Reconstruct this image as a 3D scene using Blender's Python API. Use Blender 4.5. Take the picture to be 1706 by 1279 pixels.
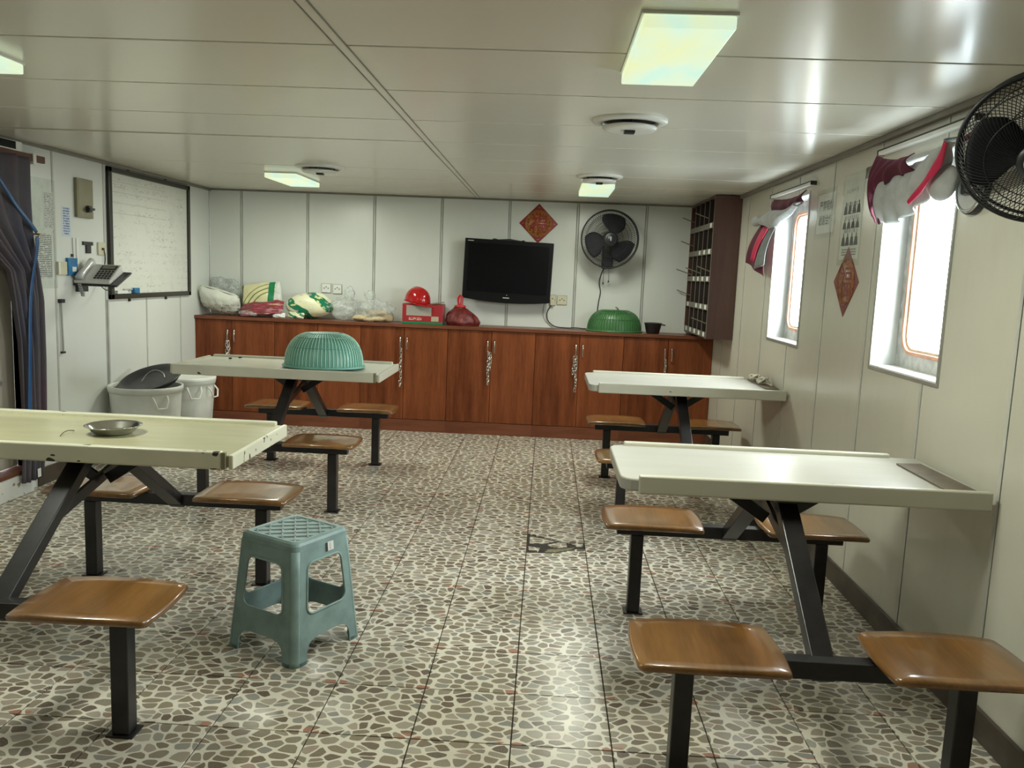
import bpy, bmesh, math, random
from math import sin, cos, pi, radians, sqrt, atan2
from mathutils import Vector, Matrix
from mathutils.geometry import tessellate_polygon

random.seed(7)
for o in list(bpy.data.objects):
    bpy.data.objects.remove(o)
SC = bpy.context.scene
COL = SC.collection

# ------------------------------------------------------------------ camera
XL, XR, YB, YF, HC, YC = -3.02, 1.41, 7.27, -1.7, 2.027, 6.95
cam_d = bpy.data.cameras.new('camera')
cam_d.sensor_fit = 'HORIZONTAL'
cam_d.sensor_width = 36.0
cam_d.lens = 1366.8 * 36.0 / 1706.0
cam_d.clip_start = 0.05
cam = bpy.data.objects.new('camera', cam_d)
COL.objects.link(cam)
cam.matrix_world = Matrix((
    (0.99824982, -0.04512692, 0.03822128, 0.0),
    (0.04381844, 0.13038275, -0.99049497, 0.0),
    (0.03971459, 0.99043622, 0.13213195, 1.38),
    (0, 0, 0, 1)))
SC.camera = cam

# ------------------------------------------------------------------ light and exposure
SC.view_settings.view_transform = 'Standard'
SC.view_settings.look = 'None'
SC.view_settings.gamma = 1.0
SC.view_settings.use_curve_mapping = False
SC.view_settings.exposure = 0.0
SKY_STRENGTH = 44.0
LAMP_STRENGTH = 0.82
LAMP_POWER = 18.0

W = bpy.data.worlds.new('overcast_sky')
SC.world = W
W.use_nodes = True
wn = W.node_tree
bg = wn.nodes['Background']
tc = wn.nodes.new('ShaderNodeTexCoord')
sx = wn.nodes.new('ShaderNodeSeparateXYZ')
rp = wn.nodes.new('ShaderNodeValToRGB')
rp.color_ramp.elements[0].position = 0.44
rp.color_ramp.elements[0].color = (0.30, 0.33, 0.35, 1)
rp.color_ramp.elements[1].position = 0.52
rp.color_ramp.elements[1].color = (0.96, 0.98, 1.0, 1)
mp = wn.nodes.new('ShaderNodeMapRange')
mp.inputs['From Min'].default_value = -1
wn.links.new(tc.outputs['Generated'], sx.inputs[0])
wn.links.new(sx.outputs['Z'], mp.inputs['Value'])
wn.links.new(mp.outputs[0], rp.inputs[0])
wn.links.new(rp.outputs[0], bg.inputs['Color'])
bg.inputs['Strength'].default_value = SKY_STRENGTH

# window openings in the right-hand wall: (y0, y1, z0, z1)
WIN = [(2.98, 3.60, 1.05, 1.89), (4.65, 5.285, 1.045, 1.885)]
for (y0, y1, z0, z1) in WIN:
    d = bpy.data.lights.new('window_portal', 'AREA')
    d.shape = 'RECTANGLE'
    d.size = z1 - z0
    d.size_y = y1 - y0
    d.cycles.is_portal = True
    o = bpy.data.objects.new('window_portal', d)
    o.location = (XR + 0.16, (y0 + y1) / 2, (z0 + z1) / 2)
    o.rotation_euler = (0, radians(90), 0)
    COL.objects.link(o)

# ------------------------------------------------------------------ materials
class Mat:
    def __init__(s, name):
        s.m = bpy.data.materials.new(name)
        s.m.use_nodes = True
        s.t = s.m.node_tree
        s.b = s.t.nodes['Principled BSDF']
        s.out = s.t.nodes['Material Output']
    def n(s, typ, ins=None, **kw):
        nd = s.t.nodes.new('ShaderNode' + typ)
        for k, v in kw.items():
            setattr(nd, k, v)
        for k, v in (ins or {}).items():
            s.put(nd.inputs[k], v)
        return nd
    def put(s, sock, v):
        if isinstance(v, bpy.types.NodeSocket):
            s.t.links.new(v, sock)
        elif isinstance(v, bpy.types.Node):
            s.t.links.new(v.outputs[0], sock)
        else:
            if isinstance(v, (tuple, list)) and len(v) == 3 and sock.type == 'RGBA':
                v = (*v, 1)
            sock.default_value = v
    def set(s, **kw):
        for k, v in kw.items():
            s.put(s.b.inputs[k.replace('_', ' ')], v)
    def math(s, op, a, b=None, c=None):
        nd = s.n('Math', operation=op)
        for i, v in enumerate((a, b, c)):
            if v is not None:
                s.put(nd.inputs[i], v)
        return nd.outputs[0]
    def mix(s, f, a, b):
        nd = s.n('Mix', data_type='RGBA')
        s.put(nd.inputs[0], f)
        s.put(nd.inputs[6], a)
        s.put(nd.inputs[7], b)
        return nd.outputs[2]
    def ramp(s, f, stops):
        nd = s.n('ValToRGB')
        e = nd.color_ramp.elements
        while len(e) < len(stops):
            e.new(0.5)
        for el, (p, col) in zip(e, stops):
            el.position = p
            el.color = (*col, 1) if len(col) == 3 else col
        s.put(nd.inputs[0], f)
        return nd.outputs[0]
    def step(s, v, lo, hi):
        nd = s.n('MapRange', interpolation_type='SMOOTHSTEP')
        s.put(nd.inputs[0], v)
        nd.inputs[1].default_value = lo
        nd.inputs[2].default_value = hi
        return nd.outputs[0]
    def pos(s):
        return s.n('NewGeometry').outputs['Position']
    def gen(s):
        return s.n('TexCoord').outputs['Generated']
    def scaled(s, v, sc):
        nd = s.n('VectorMath', operation='MULTIPLY')
        s.put(nd.inputs[0], v)
        nd.inputs[1].default_value = sc
        return nd.outputs[0]
    def noise(s, v, scale=5, detail=3, rough=0.55):
        nd = s.n('TexNoise', {'Scale': scale, 'Detail': detail, 'Roughness': rough})
        s.put(nd.inputs['Vector'], v)
        return nd.outputs[0]
    def bump(s, h, strength=0.2, dist=0.01):
        nd = s.n('Bump', {'Strength': strength, 'Distance': dist, 'Height': h})
        s.put(s.b.inputs['Normal'], nd.outputs[0])

def plain(name, col, rough=0.5, metal=0.0, var=0.12, scale=6.0, bump=0.0, spec=None, stretch=(1, 1, 1)):
    M = Mat(name)
    p = M.scaled(M.pos(), stretch)
    nz = M.noise(p, scale, 4)
    dk = tuple(c * (1 - var) for c in col)
    lt = tuple(min(1, c * (1 + var)) for c in col)
    M.set(Base_Color=M.ramp(nz, [(0.3, dk), (0.7, lt)]), Roughness=rough, Metallic=metal)
    if spec is not None:
        M.set(Specular_IOR_Level=spec)
    if bump:
        M.bump(M.noise(p, scale * 8, 3), bump, 0.004)
    return M.m

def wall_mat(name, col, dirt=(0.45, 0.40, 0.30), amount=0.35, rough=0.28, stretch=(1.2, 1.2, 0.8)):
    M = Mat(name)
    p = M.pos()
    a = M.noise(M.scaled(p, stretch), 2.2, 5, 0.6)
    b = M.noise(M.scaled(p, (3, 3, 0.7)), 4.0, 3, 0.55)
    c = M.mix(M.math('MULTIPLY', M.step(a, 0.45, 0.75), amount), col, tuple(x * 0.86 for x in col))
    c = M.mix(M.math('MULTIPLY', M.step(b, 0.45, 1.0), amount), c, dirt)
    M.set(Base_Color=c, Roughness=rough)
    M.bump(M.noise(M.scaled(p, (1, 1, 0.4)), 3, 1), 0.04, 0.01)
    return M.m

def wood_mat(name, a, b, rough=0.35, axis='Z', scale=1.0, bands=26, bump=0.05, spec=0.5, coat=0.0):
    M = Mat(name)
    p = M.n('TexCoord').outputs['Object']
    st = {'X': (1.2, 14, 14), 'Y': (14, 1.2, 14), 'Z': (14, 14, 1.0)}[axis]
    q = M.scaled(p, tuple(v * scale for v in st))
    n1 = M.noise(q, 1.6, 5, 0.6)
    n2 = M.noise(M.scaled(q, (4, 4, 4)), 3.0, 4, 0.7)
    big = M.noise(M.scaled(p, tuple(v * 0.22 * scale for v in st)), 1.4, 2, 0.5)
    f = M.math('ADD', M.math('MULTIPLY', n1, 0.55), M.math('ADD', M.math('MULTIPLY', n2, 0.25), M.math('MULTIPLY', big, 0.3)))
    M.set(Base_Color=M.ramp(f, [(0.40, a), (0.70, b)]), Roughness=rough, Specular_IOR_Level=spec, Coat_Weight=coat, Coat_Roughness=0.10)
    if bump:
        M.bump(n2, bump, 0.002)
    return M.m

def tile_mat():
    M = Mat('pebble_print_tile')
    p = M.pos()
    sep = M.n('SeparateXYZ', {0: p})
    flat = M.n('CombineXYZ', {0: sep.outputs[0], 1: sep.outputs[1]}).outputs[0]
    wob = M.n('TexNoise', {'Vector': flat, 'Scale': 10.0, 'Detail': 1.5})
    w2 = M.n('VectorMath', {0: wob.outputs['Color'], 1: (0.042, 0.042, 0.0)}, operation='MULTIPLY').outputs[0]
    pp = M.n('VectorMath', {0: flat, 1: w2}, operation='ADD').outputs[0]
    pp = M.scaled(pp, (0.84, 1.16, 1))
    ve = M.n('TexVoronoi', {'Vector': pp, 'Scale': 24.0, 'Randomness': 0.95}, voronoi_dimensions='2D', feature='DISTANCE_TO_EDGE')
    vc = M.n('TexVoronoi', {'Vector': pp, 'Scale': 24.0, 'Randomness': 0.95}, voronoi_dimensions='2D', feature='F1')
    cs = M.n('SeparateColor', {0: vc.outputs['Color']})
    fine = M.noise(flat, 260, 2, 0.6)
    peb = M.ramp(cs.outputs[0], [(0.0, (0.10, 0.068, 0.048)), (0.13, (0.14, 0.10, 0.070)), (0.28, (0.22, 0.17, 0.12)),
                                 (0.5, (0.26, 0.215, 0.15)), (0.66, (0.22, 0.195, 0.15)), (0.80, (0.31, 0.265, 0.20)), (0.9, (0.42, 0.38, 0.31)), (1.0, (0.36, 0.27, 0.215))])
    peb = M.mix(M.math('MULTIPLY', M.step(cs.outputs[1], 0.85, 0.93), 0.5), peb, (0.33, 0.35, 0.33))
    peb = M.mix(M.math('MULTIPLY', M.step(fine, 0.35, 0.65), 0.22), peb, (0.42, 0.38, 0.30))
    # the reddish pebble pair printed at one corner of every tile
    fx = M.math('FRACT', M.math('ADD', M.math('DIVIDE', M.math('ADD', sep.outputs[0], 0.0486), 0.3), 20.0))
    fy = M.math('FRACT', M.math('ADD', M.math('DIVIDE', M.math('SUBTRACT', sep.outputs[1], 2.2692), 0.3), 20.0))
    red = M.math('MULTIPLY', M.step(fx, 0.86, 0.88), M.math('SUBTRACT', 1.0, M.step(fy, 0.08, 0.1)))
    red2 = M.math('MULTIPLY', M.math('SUBTRACT', 1.0, M.step(fx, 0.10, 0.12)), M.math('SUBTRACT', 1.0, M.step(fy, 0.06, 0.08)))
    rsum = M.math('MAXIMUM', red, red2)
    peb = M.mix(M.math('MULTIPLY', rsum, 0.95), peb, (0.38, 0.185, 0.125))
    rnd_d = M.math('SUBTRACT', ve.outputs['Distance'], M.math('MULTIPLY', M.math('MAXIMUM', M.math('SUBTRACT', vc.outputs['Distance'], 0.35), 0.0), 0.45))
    mask = M.step(rnd_d, 0.034, 0.080)
    big = M.noise(flat, 1.3, 3)
    grout = M.ramp(big, [(0.3, (0.66, 0.605, 0.50)), (0.7, (0.75, 0.70, 0.60))])
    col = M.mix(mask, grout, peb)
    stain = M.noise(flat, 3.1, 4, 0.6)
    col = M.mix(M.math('MULTIPLY', M.step(stain, 0.56, 0.8), 0.35), col, (0.16, 0.13, 0.085))
    M.set(Base_Color=col, Roughness=0.27)
    M.bump(M.math('ADD', mask, M.math('MULTIPLY', M.noise(flat, 9, 2), 1.5)), 0.10, 0.004)
    return M.m

def print_mat(name, paper, ink, rows, fill=0.6, u=1, blocks=16.0, margin=0.1, rough=0.4, dens=0.45, top=0.97):
    """paper with rows of small print, laid out in the sheet's own box (Generated coordinates)"""
    M = Mat(name)
    s = M.n('SeparateXYZ', {0: M.gen()})
    U, V = s.outputs[u], s.outputs[2]
    row = M.math('MULTIPLY', V, float(rows))
    inrow = M.math('LESS_THAN', M.math('FRACT', row), fill)
    key = M.n('CombineXYZ', {0: M.math('MULTIPLY', U, blocks), 1: M.math('FLOOR', row)}).outputs[0]
    w = M.n('TexNoise', {'Vector': key, 'Scale': 2.3, 'Detail': 2.0}).outputs[0]
    mk = M.math('MULTIPLY', inrow, M.math('GREATER_THAN', w, dens))
    mk = M.math('MULTIPLY', mk, M.math('MULTIPLY', M.math('GREATER_THAN', U, margin), M.math('LESS_THAN', U, 1 - margin)))
    mk = M.math('MULTIPLY', mk, M.math('MULTIPLY', M.math('GREATER_THAN', V, 0.05), M.math('LESS_THAN', V, top)))
    M.set(Base_Color=M.mix(mk, paper, ink), Roughness=rough)
    return M.m

def film_mat(name, col, alpha, rough=0.12, wr=30.0):
    """thin clear plastic: mostly lets light straight through, with a glossy crumpled face"""
    M = Mat(name)
    tr = M.n('BsdfTransparent', {'Color': (0.97, 0.98, 0.97, 1)})
    nz = M.noise(M.pos(), wr, 4, 0.65)
    M.set(Base_Color=col, Roughness=rough)
    M.bump(nz, 0.7, 0.02)
    fac = M.math('MULTIPLY_ADD', M.step(nz, 0.4, 0.75), alpha * 0.9, alpha * 0.55)
    mx = M.n('MixShader')
    M.put(mx.inputs[0], fac)
    M.put(mx.inputs[1], tr.outputs[0])
    M.put(mx.inputs[2], M.b.outputs[0])
    M.put(M.out.inputs[0], mx.outputs[0])
    return M.m

def pane_mat():
    M = Mat('window_glass')
    tr = M.n('BsdfTransparent', {'Color': (0.93, 0.97, 0.97, 1)})
    gl = M.n('BsdfGlossy', {'Roughness': 0.03})
    lw = M.n('LayerWeight', {'Blend': 0.5})
    fr = M.n('Math', {0: M.math('POWER', lw.outputs['Facing'], 4.0), 1: 0.45, 2: 0.04}, operation='MULTIPLY_ADD')
    mx = M.n('MixShader')
    M.put(mx.inputs[0], fr.outputs[0])
    M.put(mx.inputs[1], tr.outputs[0])
    M.put(mx.inputs[2], gl.outputs[0])
    M.put(M.out.inputs[0], mx.outputs[0])
    return M.m

def lamp_mat():
    M = Mat('glowing_acrylic')
    p = M.n('TexCoord').outputs['Object']
    nz = M.noise(M.scaled(p, (1.6, 0.8, 1)), 4.0, 2)
    c = M.ramp(nz, [(0.36, (0.66, 1.0, 0.84)), (0.48, (0.82, 1.0, 0.72)), (0.72, (0.93, 0.98, 0.50))])
    M.set(Base_Color=(0.25, 0.26, 0.22), Roughness=0.3, Emission_Color=c, Emission_Strength=LAMP_STRENGTH)
    return M.m

def chipped(name, col, rough, chip=(0.03, 0.025, 0.02), lo=0.70, sc=9.0):
    M = Mat(name)
    p = M.pos()
    nz = M.noise(M.scaled(p, (1.0, 2.2, 2.2)), sc, 1, 0.5)
    big = M.noise(p, 3.0, 3)
    c = M.mix(M.step(big, 0.4, 0.7), col, tuple(v * 0.9 for v in col))
    c = M.mix(M.step(nz, lo, lo + 0.015), c, chip)
    M.set(Base_Color=c, Roughness=rough)
    return M.m

def board_mat():
    M = Mat('scribbled_whiteboard')
    s = M.n('SeparateXYZ', {0: M.gen()})
    U, V = s.outputs[1], s.outputs[2]
    g = M.n('CombineXYZ', {0: U, 1: V}).outputs[0]
    row = M.math('MULTIPLY', V, 15.0)
    key = M.n('CombineXYZ', {0: M.math('MULTIPLY', U, 34.0), 1: M.math('MULTIPLY', V, 60.0)}).outputs[0]
    w = M.n('TexNoise', {'Vector': key, 'Scale': 1.0, 'Detail': 3.0}).outputs[0]
    blot = M.noise(g, 3.2, 3)
    inrow = M.math('LESS_THAN', M.math('FRACT', row), 0.55)
    mk = M.math('MULTIPLY', M.math('MULTIPLY', inrow, M.step(w, 0.52, 0.62)), M.step(blot, 0.35, 0.6))
    upper = M.math('GREATER_THAN', V, 0.62)
    line = M.math('MULTIPLY', M.math('MULTIPLY', M.math('LESS_THAN', M.math('FRACT', M.math('MULTIPLY', V, 12.0)), 0.05), upper), M.math('LESS_THAN', U, 0.68))
    smear = M.math('MULTIPLY', M.step(M.noise(M.scaled(g, (7, 3, 1)), 1.6, 3), 0.5, 0.8), 0.4)
    c = M.mix(smear, (0.70, 0.70, 0.64), (0.50, 0.51, 0.48))
    c = M.mix(M.math('MULTIPLY', mk, 0.42), c, (0.25, 0.26, 0.27))
    c = M.mix(M.math('MULTIPLY', line, 0.45), c, (0.30, 0.28, 0.26))
    M.set(Base_Color=c, Roughness=0.22)
    return M.m

def bag_print_mat(name, kind):
    M = Mat(name)
    s = M.n('SeparateXYZ', {0: M.gen()})
    U, V = s.outputs[0], s.outputs[2]
    nz = M.noise(M.gen(), 5.0, 3)
    if kind == 'rice':
        low = M.math('LESS_THAN', M.math('ADD', V, M.math('MULTIPLY', nz, 0.25)), M.math('ADD', 0.42, M.math('MULTIPLY', U, 0.12)))
        side = M.math('MULTIPLY', M.math('GREATER_THAN', U, 0.66), M.math('LESS_THAN', U, 0.80))
        r = M.math('SQRT', M.math('ADD', M.math('POWER', M.math('SUBTRACT', U, 0.85), 2.0), M.math('POWER', M.math('SUBTRACT', V, 0.15), 2.0)))
        arc = M.math('MULTIPLY', M.math('LESS_THAN', M.math('FRACT', M.math('MULTIPLY', r, 9.0)), 0.28), M.math('MULTIPLY', M.math('GREATER_THAN', r, 0.52), M.math('LESS_THAN', r, 0.80)))
        c = M.mix(arc, (0.72, 0.68, 0.40), (0.20, 0.22, 0.05))
        c = M.mix(M.math('MAXIMUM', low, side), c, (0.005, 0.20, 0.075))
        c = M.mix(M.math('GREATER_THAN', U, 0.81), c, (0.62, 0.63, 0.58))
        c = M.mix(M.math('LESS_THAN', U, 0.05), c, (0.12, 0.14, 0.08))
    elif kind == 'lying':
        w = M.noise(M.scaled(M.gen(), (1.7, 1, 1.5)), 1.5, 2)
        d = M.math('ADD', M.math('MULTIPLY', U, 0.7), M.math('MULTIPLY', V, 0.55))
        f = M.math('FRACT', M.math('ADD', M.math('MULTIPLY', d, 2.1), M.math('MULTIPLY', w, 0.5)))
        c = M.mix(M.math('LESS_THAN', f, 0.36), (0.74, 0.72, 0.50), (0.005, 0.17, 0.08))
        c = M.mix(M.math('MULTIPLY', M.step(nz, 0.6, 0.66), 0.8), c, (0.80, 0.76, 0.34))
        c = M.mix(M.math('MULTIPLY', M.math('LESS_THAN', nz, 0.36), 0.6), c, (0.55, 0.42, 0.42))
    elif kind == 'pink':
        f = M.noise(M.scaled(M.gen(), (2, 1, 7)), 1.6, 3)
        c = M.ramp(f, [(0.35, (0.10, 0.13, 0.09)), (0.42, (0.20, 0.022, 0.03)), (0.56, (0.32, 0.05, 0.075)), (0.64, (0.45, 0.22, 0.25)), (0.7, (0.66, 0.50, 0.12))])
    elif kind == 'sack':
        key = M.scaled(M.gen(), (26, 1, 13))
        w = M.noise(key, 1.0, 2)
        band = M.math('LESS_THAN', M.math('FRACT', M.math('MULTIPLY', V, 9.0)), 0.5)
        mk = M.math('MULTIPLY', M.math('MULTIPLY', band, M.math('GREATER_THAN', w, 0.54)), M.math('LESS_THAN', V, 0.42))
        c = M.mix(M.math('MULTIPLY', mk, 0.75), (0.76, 0.77, 0.68), (0.14, 0.14, 0.13))
    elif kind == 'carton':
        key = M.scaled(M.gen(), (30, 1, 16))
        w = M.noise(key, 1.0, 2)
        panel = M.math('MULTIPLY', M.math('MULTIPLY', M.math('GREATER_THAN', V, 0.42), M.math('LESS_THAN', V, 0.92)), M.math('MULTIPLY', M.math('GREATER_THAN', U, 0.10), M.math('LESS_THAN', U, 0.72)))
        strip = M.math('MULTIPLY', M.math('MULTIPLY', M.math('GREATER_THAN', V, 0.19), M.math('LESS_THAN', V, 0.33)), M.math('MULTIPLY', M.math('GREATER_THAN', U, 0.16), M.math('LESS_THAN', U, 0.48)))
        code = M.math('MULTIPLY', M.math('MULTIPLY', M.math('GREATER_THAN', V, 0.16), M.math('LESS_THAN', V, 0.40)), M.math('MULTIPLY', M.math('GREATER_THAN', U, 0.72), M.math('LESS_THAN', U, 0.90)))
        c = M.mix(panel, (0.36, 0.02, 0.028), (0.40, 0.37, 0.32))
        c = M.mix(M.math('MULTIPLY', strip, M.math('GREATER_THAN', w, 0.47)), c, (0.60, 0.40, 0.30))
        c = M.mix(code, c, (0.46, 0.42, 0.30))
        c = M.mix(M.math('LESS_THAN', V, 0.12), c, (0.01, 0.22, 0.09))
    M.set(Base_Color=c, Roughness=0.38)
    M.bump(M.noise(M.pos(), 22, 4, 0.6), 0.35 if kind != 'carton' else 0.05, 0.02)
    return M.m

def diamond_mat(name, fade):
    M = Mat(name)
    nz = M.noise(M.pos(), 60, 4, 0.7)
    a = (0.30, 0.015, 0.014)
    b = (0.50, 0.26, 0.06)
    if fade:
        a = (0.27, 0.05, 0.03)
        b = (0.40, 0.20, 0.06)
    M.set(Base_Color=M.ramp(nz, [(0.44, a), (0.56, b)]), Roughness=0.35)
    return M.m

MT = {}
MT['tile'] = tile_mat()
MT['grout'] = plain('dark_grout', (0.035, 0.028, 0.020), 0.9, var=0.4, scale=20)
MT['rubble'] = plain('broken_screed', (0.20, 0.175, 0.10), 0.9, var=0.5, scale=45, bump=0.5)
MT['ceil'] = wall_mat('ceiling_laminate', (0.76, 0.73, 0.635), (0.72, 0.69, 0.59), 0.05, 0.22, (0.6, 2.0, 1.0))
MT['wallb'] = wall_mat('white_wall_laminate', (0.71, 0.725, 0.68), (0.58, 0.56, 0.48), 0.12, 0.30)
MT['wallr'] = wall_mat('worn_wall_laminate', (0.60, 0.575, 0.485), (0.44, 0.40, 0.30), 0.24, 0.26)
MT['joint'] = plain('joint_profile', (0.50, 0.50, 0.45), 0.35, var=0.15)
MT['backing'] = plain('panel_backing', (0.22, 0.21, 0.18), 0.7)
MT['ceiljoint'] = plain('dark_ceiling_joint', (0.10, 0.095, 0.08), 0.6)
MT['trim'] = plain('grey_brown_trim', (0.20, 0.18, 0.145), 0.4)
MT['skirting'] = plain('dark_brown_skirting', (0.065, 0.048, 0.034), 0.45, var=0.4, scale=9)
MT['alu'] = plain('dull_aluminium', (0.48, 0.48, 0.45), 0.35, 0.7)
MT['whitepaint'] = plain('white_paint', (0.78, 0.78, 0.73), 0.35, var=0.06)
MT['reveal'] = plain('window_reveal_paint', (0.56, 0.58, 0.57), 0.4, var=0.05)
MT['sill'] = chipped('stained_white_sill', (0.76, 0.76, 0.72), 0.35, (0.30, 0.27, 0.20), 0.66, 14)
MT['port'] = plain('port_frame_grey', (0.42, 0.42, 0.39), 0.4, var=0.3, scale=25)
MT['copper'] = plain('rusty_gasket', (0.52, 0.25, 0.16), 0.5, var=0.35, scale=14)
MT['glass'] = pane_mat()
MT['lamp'] = lamp_mat()
MT['cab'] = wood_mat('red_brown_veneer', (0.095, 0.022, 0.007), (0.26, 0.075, 0.026), 0.36, spec=0.22)
MT['cabdark'] = wood_mat('dark_veneer_edge', (0.11, 0.033, 0.016), (0.22, 0.075, 0.038), 0.34, 'X', spec=0.3)
MT['cubby'] = wood_mat('plum_brown_veneer', (0.075, 0.035, 0.03), (0.12, 0.058, 0.048), 0.38)
MT['cubbyedge'] = plain('pale_shelf_edge', (0.15, 0.135, 0.105), 0.45)
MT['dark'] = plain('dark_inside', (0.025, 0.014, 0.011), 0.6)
MT['seat'] = wood_mat('varnished_plywood', (0.115, 0.047, 0.009), (0.29, 0.128, 0.028), 0.30, 'Y', 0.55, bump=0.0, spec=0.5, coat=0.9)
MT['seatedge'] = wood_mat('plywood_edge', (0.36, 0.14, 0.05), (0.62, 0.30, 0.11), 0.2, 'X')
MT['steel'] = plain('black_painted_steel', (0.014, 0.012, 0.013), 0.32, var=0.5, scale=12)
MT['cream'] = plain('cream_laminate', (0.47, 0.445, 0.285), 0.22, var=0.06, scale=3, stretch=(1, 5, 1))
MT['creamrail'] = chipped('chipped_cream_rail', (0.69, 0.67, 0.52), 0.3, lo=0.70, sc=18)
MT['white'] = plain('white_laminate', (0.44, 0.425, 0.375), 0.34, var=0.05, scale=3, stretch=(1, 5, 1), spec=0.4)
MT['whiterail'] = chipped('chipped_white_rail', (0.57, 0.55, 0.45), 0.28, lo=0.75, sc=9)
MT['offwhite'] = plain('grey_white_laminate', (0.64, 0.63, 0.53), 0.25, var=0.06, scale=3)
MT['mat'] = plain('brown_hardboard', (0.13, 0.10, 0.07), 0.5, var=0.25, scale=10)
MT['aqua'] = plain('aqua_plastic', (0.15, 0.37, 0.30), 0.36, var=0.1, scale=9)
MT['aqualight'] = plain('pale_aqua_plastic', (0.38, 0.62, 0.50), 0.36, var=0.08, scale=9)
MT['green'] = plain('green_plastic', (0.05, 0.155, 0.05), 0.38, var=0.12, scale=9)
MT['stool'] = plain('worn_blue_plastic', (0.235, 0.335, 0.325), 0.42, var=0.18, scale=13, bump=0.06)
MT['stooldirt'] = plain('grubby_blue_plastic', (0.10, 0.16, 0.155), 0.6, var=0.5, scale=30)
MT['chrome'] = plain('polished_steel', (0.60, 0.60, 0.58), 0.18, 1.0, var=0.05)
MT['blackpl'] = plain('black_plastic', (0.013, 0.013, 0.016), 0.42, var=0.3)
MT['blade'] = plain('smoky_blade_plastic', (0.014, 0.014, 0.018), 0.6, var=0.2, spec=0.2)
MT['tvblack'] = plain('television_black', (0.006, 0.006, 0.007), 0.3, var=0.1, spec=0.25)
MT['screen'] = plain('dark_screen', (0.0035, 0.0035, 0.0045), 0.3, var=0.1, spec=0.15)
MT['greyhub'] = plain('grey_hub', (0.45, 0.45, 0.43), 0.4)
MT['red'] = plain('glossy_red_plastic', (0.42, 0.012, 0.012), 0.14, var=0.06)
MT['redbag'] = plain('dark_red_plastic_bag', (0.15, 0.018, 0.016), 0.25, var=0.45, scale=16, bump=0.9)
MT['redloop'] = plain('bright_red_film', (0.55, 0.02, 0.025), 0.3)
MT['clear'] = film_mat('clear_plastic_film', (0.72, 0.74, 0.72), 0.42)
MT['sleeve'] = film_mat('clear_sleeve', (0.75, 0.74, 0.68), 0.06, 0.08, 12)
MT['rice'] = bag_print_mat('green_yellow_bag_print', 'rice')
MT['lying'] = bag_print_mat('green_cream_bag_print', 'lying')
MT['pink'] = bag_print_mat('red_pink_bag_print', 'pink')
MT['sack'] = bag_print_mat('white_sack_print', 'sack')
MT['carton'] = bag_print_mat('red_carton_print', 'carton')
MT['bread'] = plain('beige_food', (0.56, 0.44, 0.26), 0.6, var=0.25, scale=30, bump=0.4)
MT['bucket'] = plain('greyish_white_plastic', (0.72, 0.73, 0.68), 0.4, var=0.12, scale=5)
MT['basin'] = plain('charcoal_plastic', (0.028, 0.028, 0.03), 0.35, var=0.3)
MT['board'] = board_mat()
MT['frame'] = plain('black_brown_frame', (0.022, 0.018, 0.014), 0.3)
MT['paper'] = plain('white_paper', (0.74, 0.74, 0.71), 0.6, var=0.04)
MT['ink'] = plain('black_ink', (0.035, 0.032, 0.032), 0.6)
MT['list'] = print_mat('list_print', (0.72, 0.72, 0.70), (0.12, 0.12, 0.13), 22, 0.55, 1, 12, 0.06, dens=0.5)
MT['notice'] = print_mat('notice_print', (0.73, 0.73, 0.69), (0.10, 0.10, 0.10), 26, 0.5, 1, 9, 0.1, dens=0.42)
MT['bluecard'] = print_mat('blue_card_print', (0.60, 0.66, 0.74), (0.12, 0.18, 0.36), 12, 0.6, 1, 6, 0.15, dens=0.42)
MT['faint'] = print_mat('faint_print', (0.60, 0.59, 0.53), (0.30, 0.29, 0.27), 6, 0.3, 1, 9, 0.15)
MT['plate'] = plain('olive_steel_plate', (0.24, 0.22, 0.14), 0.4, 0.3, var=0.1)
MT['beige'] = plain('beige_plastic', (0.62, 0.58, 0.42), 0.4)
MT['blue'] = plain('blue_card', (0.02, 0.16, 0.34), 0.4, var=0.3, scale=20)
MT['silver'] = plain('silver_plastic', (0.62, 0.62, 0.60), 0.3, 0.2)
MT['curtain'] = None
def curtain_mat():
    M = Mat('dark_purple_curtain')
    p = M.pos()
    a = M.noise(M.scaled(p, (1, 1, 0.55)), 4.2, 4, 0.6)
    b = M.noise(M.scaled(p, (1, 6, 0.5)), 5.0, 3, 0.6)
    c = M.ramp(a, [(0.3, (0.035, 0.042, 0.085)), (0.45, (0.060, 0.050, 0.075)), (0.6, (0.085, 0.070, 0.080)), (0.72, (0.10, 0.045, 0.075))])
    M.set(Base_Color=M.mix(M.math('MULTIPLY', b, 0.35), c, (0.10, 0.10, 0.105)), Roughness=0.7)
    return M.m
MT['curtain'] = curtain_mat()
MT['strap'] = plain('blue_ribbon', (0.010, 0.075, 0.21), 0.4)
MT['maroon'] = plain('maroon_cloth', (0.095, 0.007, 0.025), 0.75, var=0.25, scale=14)
MT['greycloth'] = plain('pale_grey_cloth', (0.42, 0.43, 0.42), 0.8, var=0.12, scale=22, bump=0.2)
MT['greydark'] = plain('mid_grey_cloth', (0.20, 0.215, 0.215), 0.8, var=0.2, scale=22)
MT['pinkcloth'] = plain('hot_pink_band', (0.55, 0.012, 0.07), 0.6, var=0.15)
MT['fu'] = diamond_mat('red_gold_print', False)
MT['fufaded'] = diamond_mat('faded_red_gold_print', True)
MT['fured'] = plain('deep_red_print', (0.27, 0.012, 0.014), 0.35)
MT['fugold'] = plain('gold_print', (0.55, 0.34, 0.09), 0.3, 0.3, var=0.2, scale=60)
MT['fubrown'] = plain('faded_maroon_print', (0.20, 0.03, 0.025), 0.4)
MT['door'] = plain('grey_brown_door', (0.40, 0.36, 0.29), 0.5, var=0.08)
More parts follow.
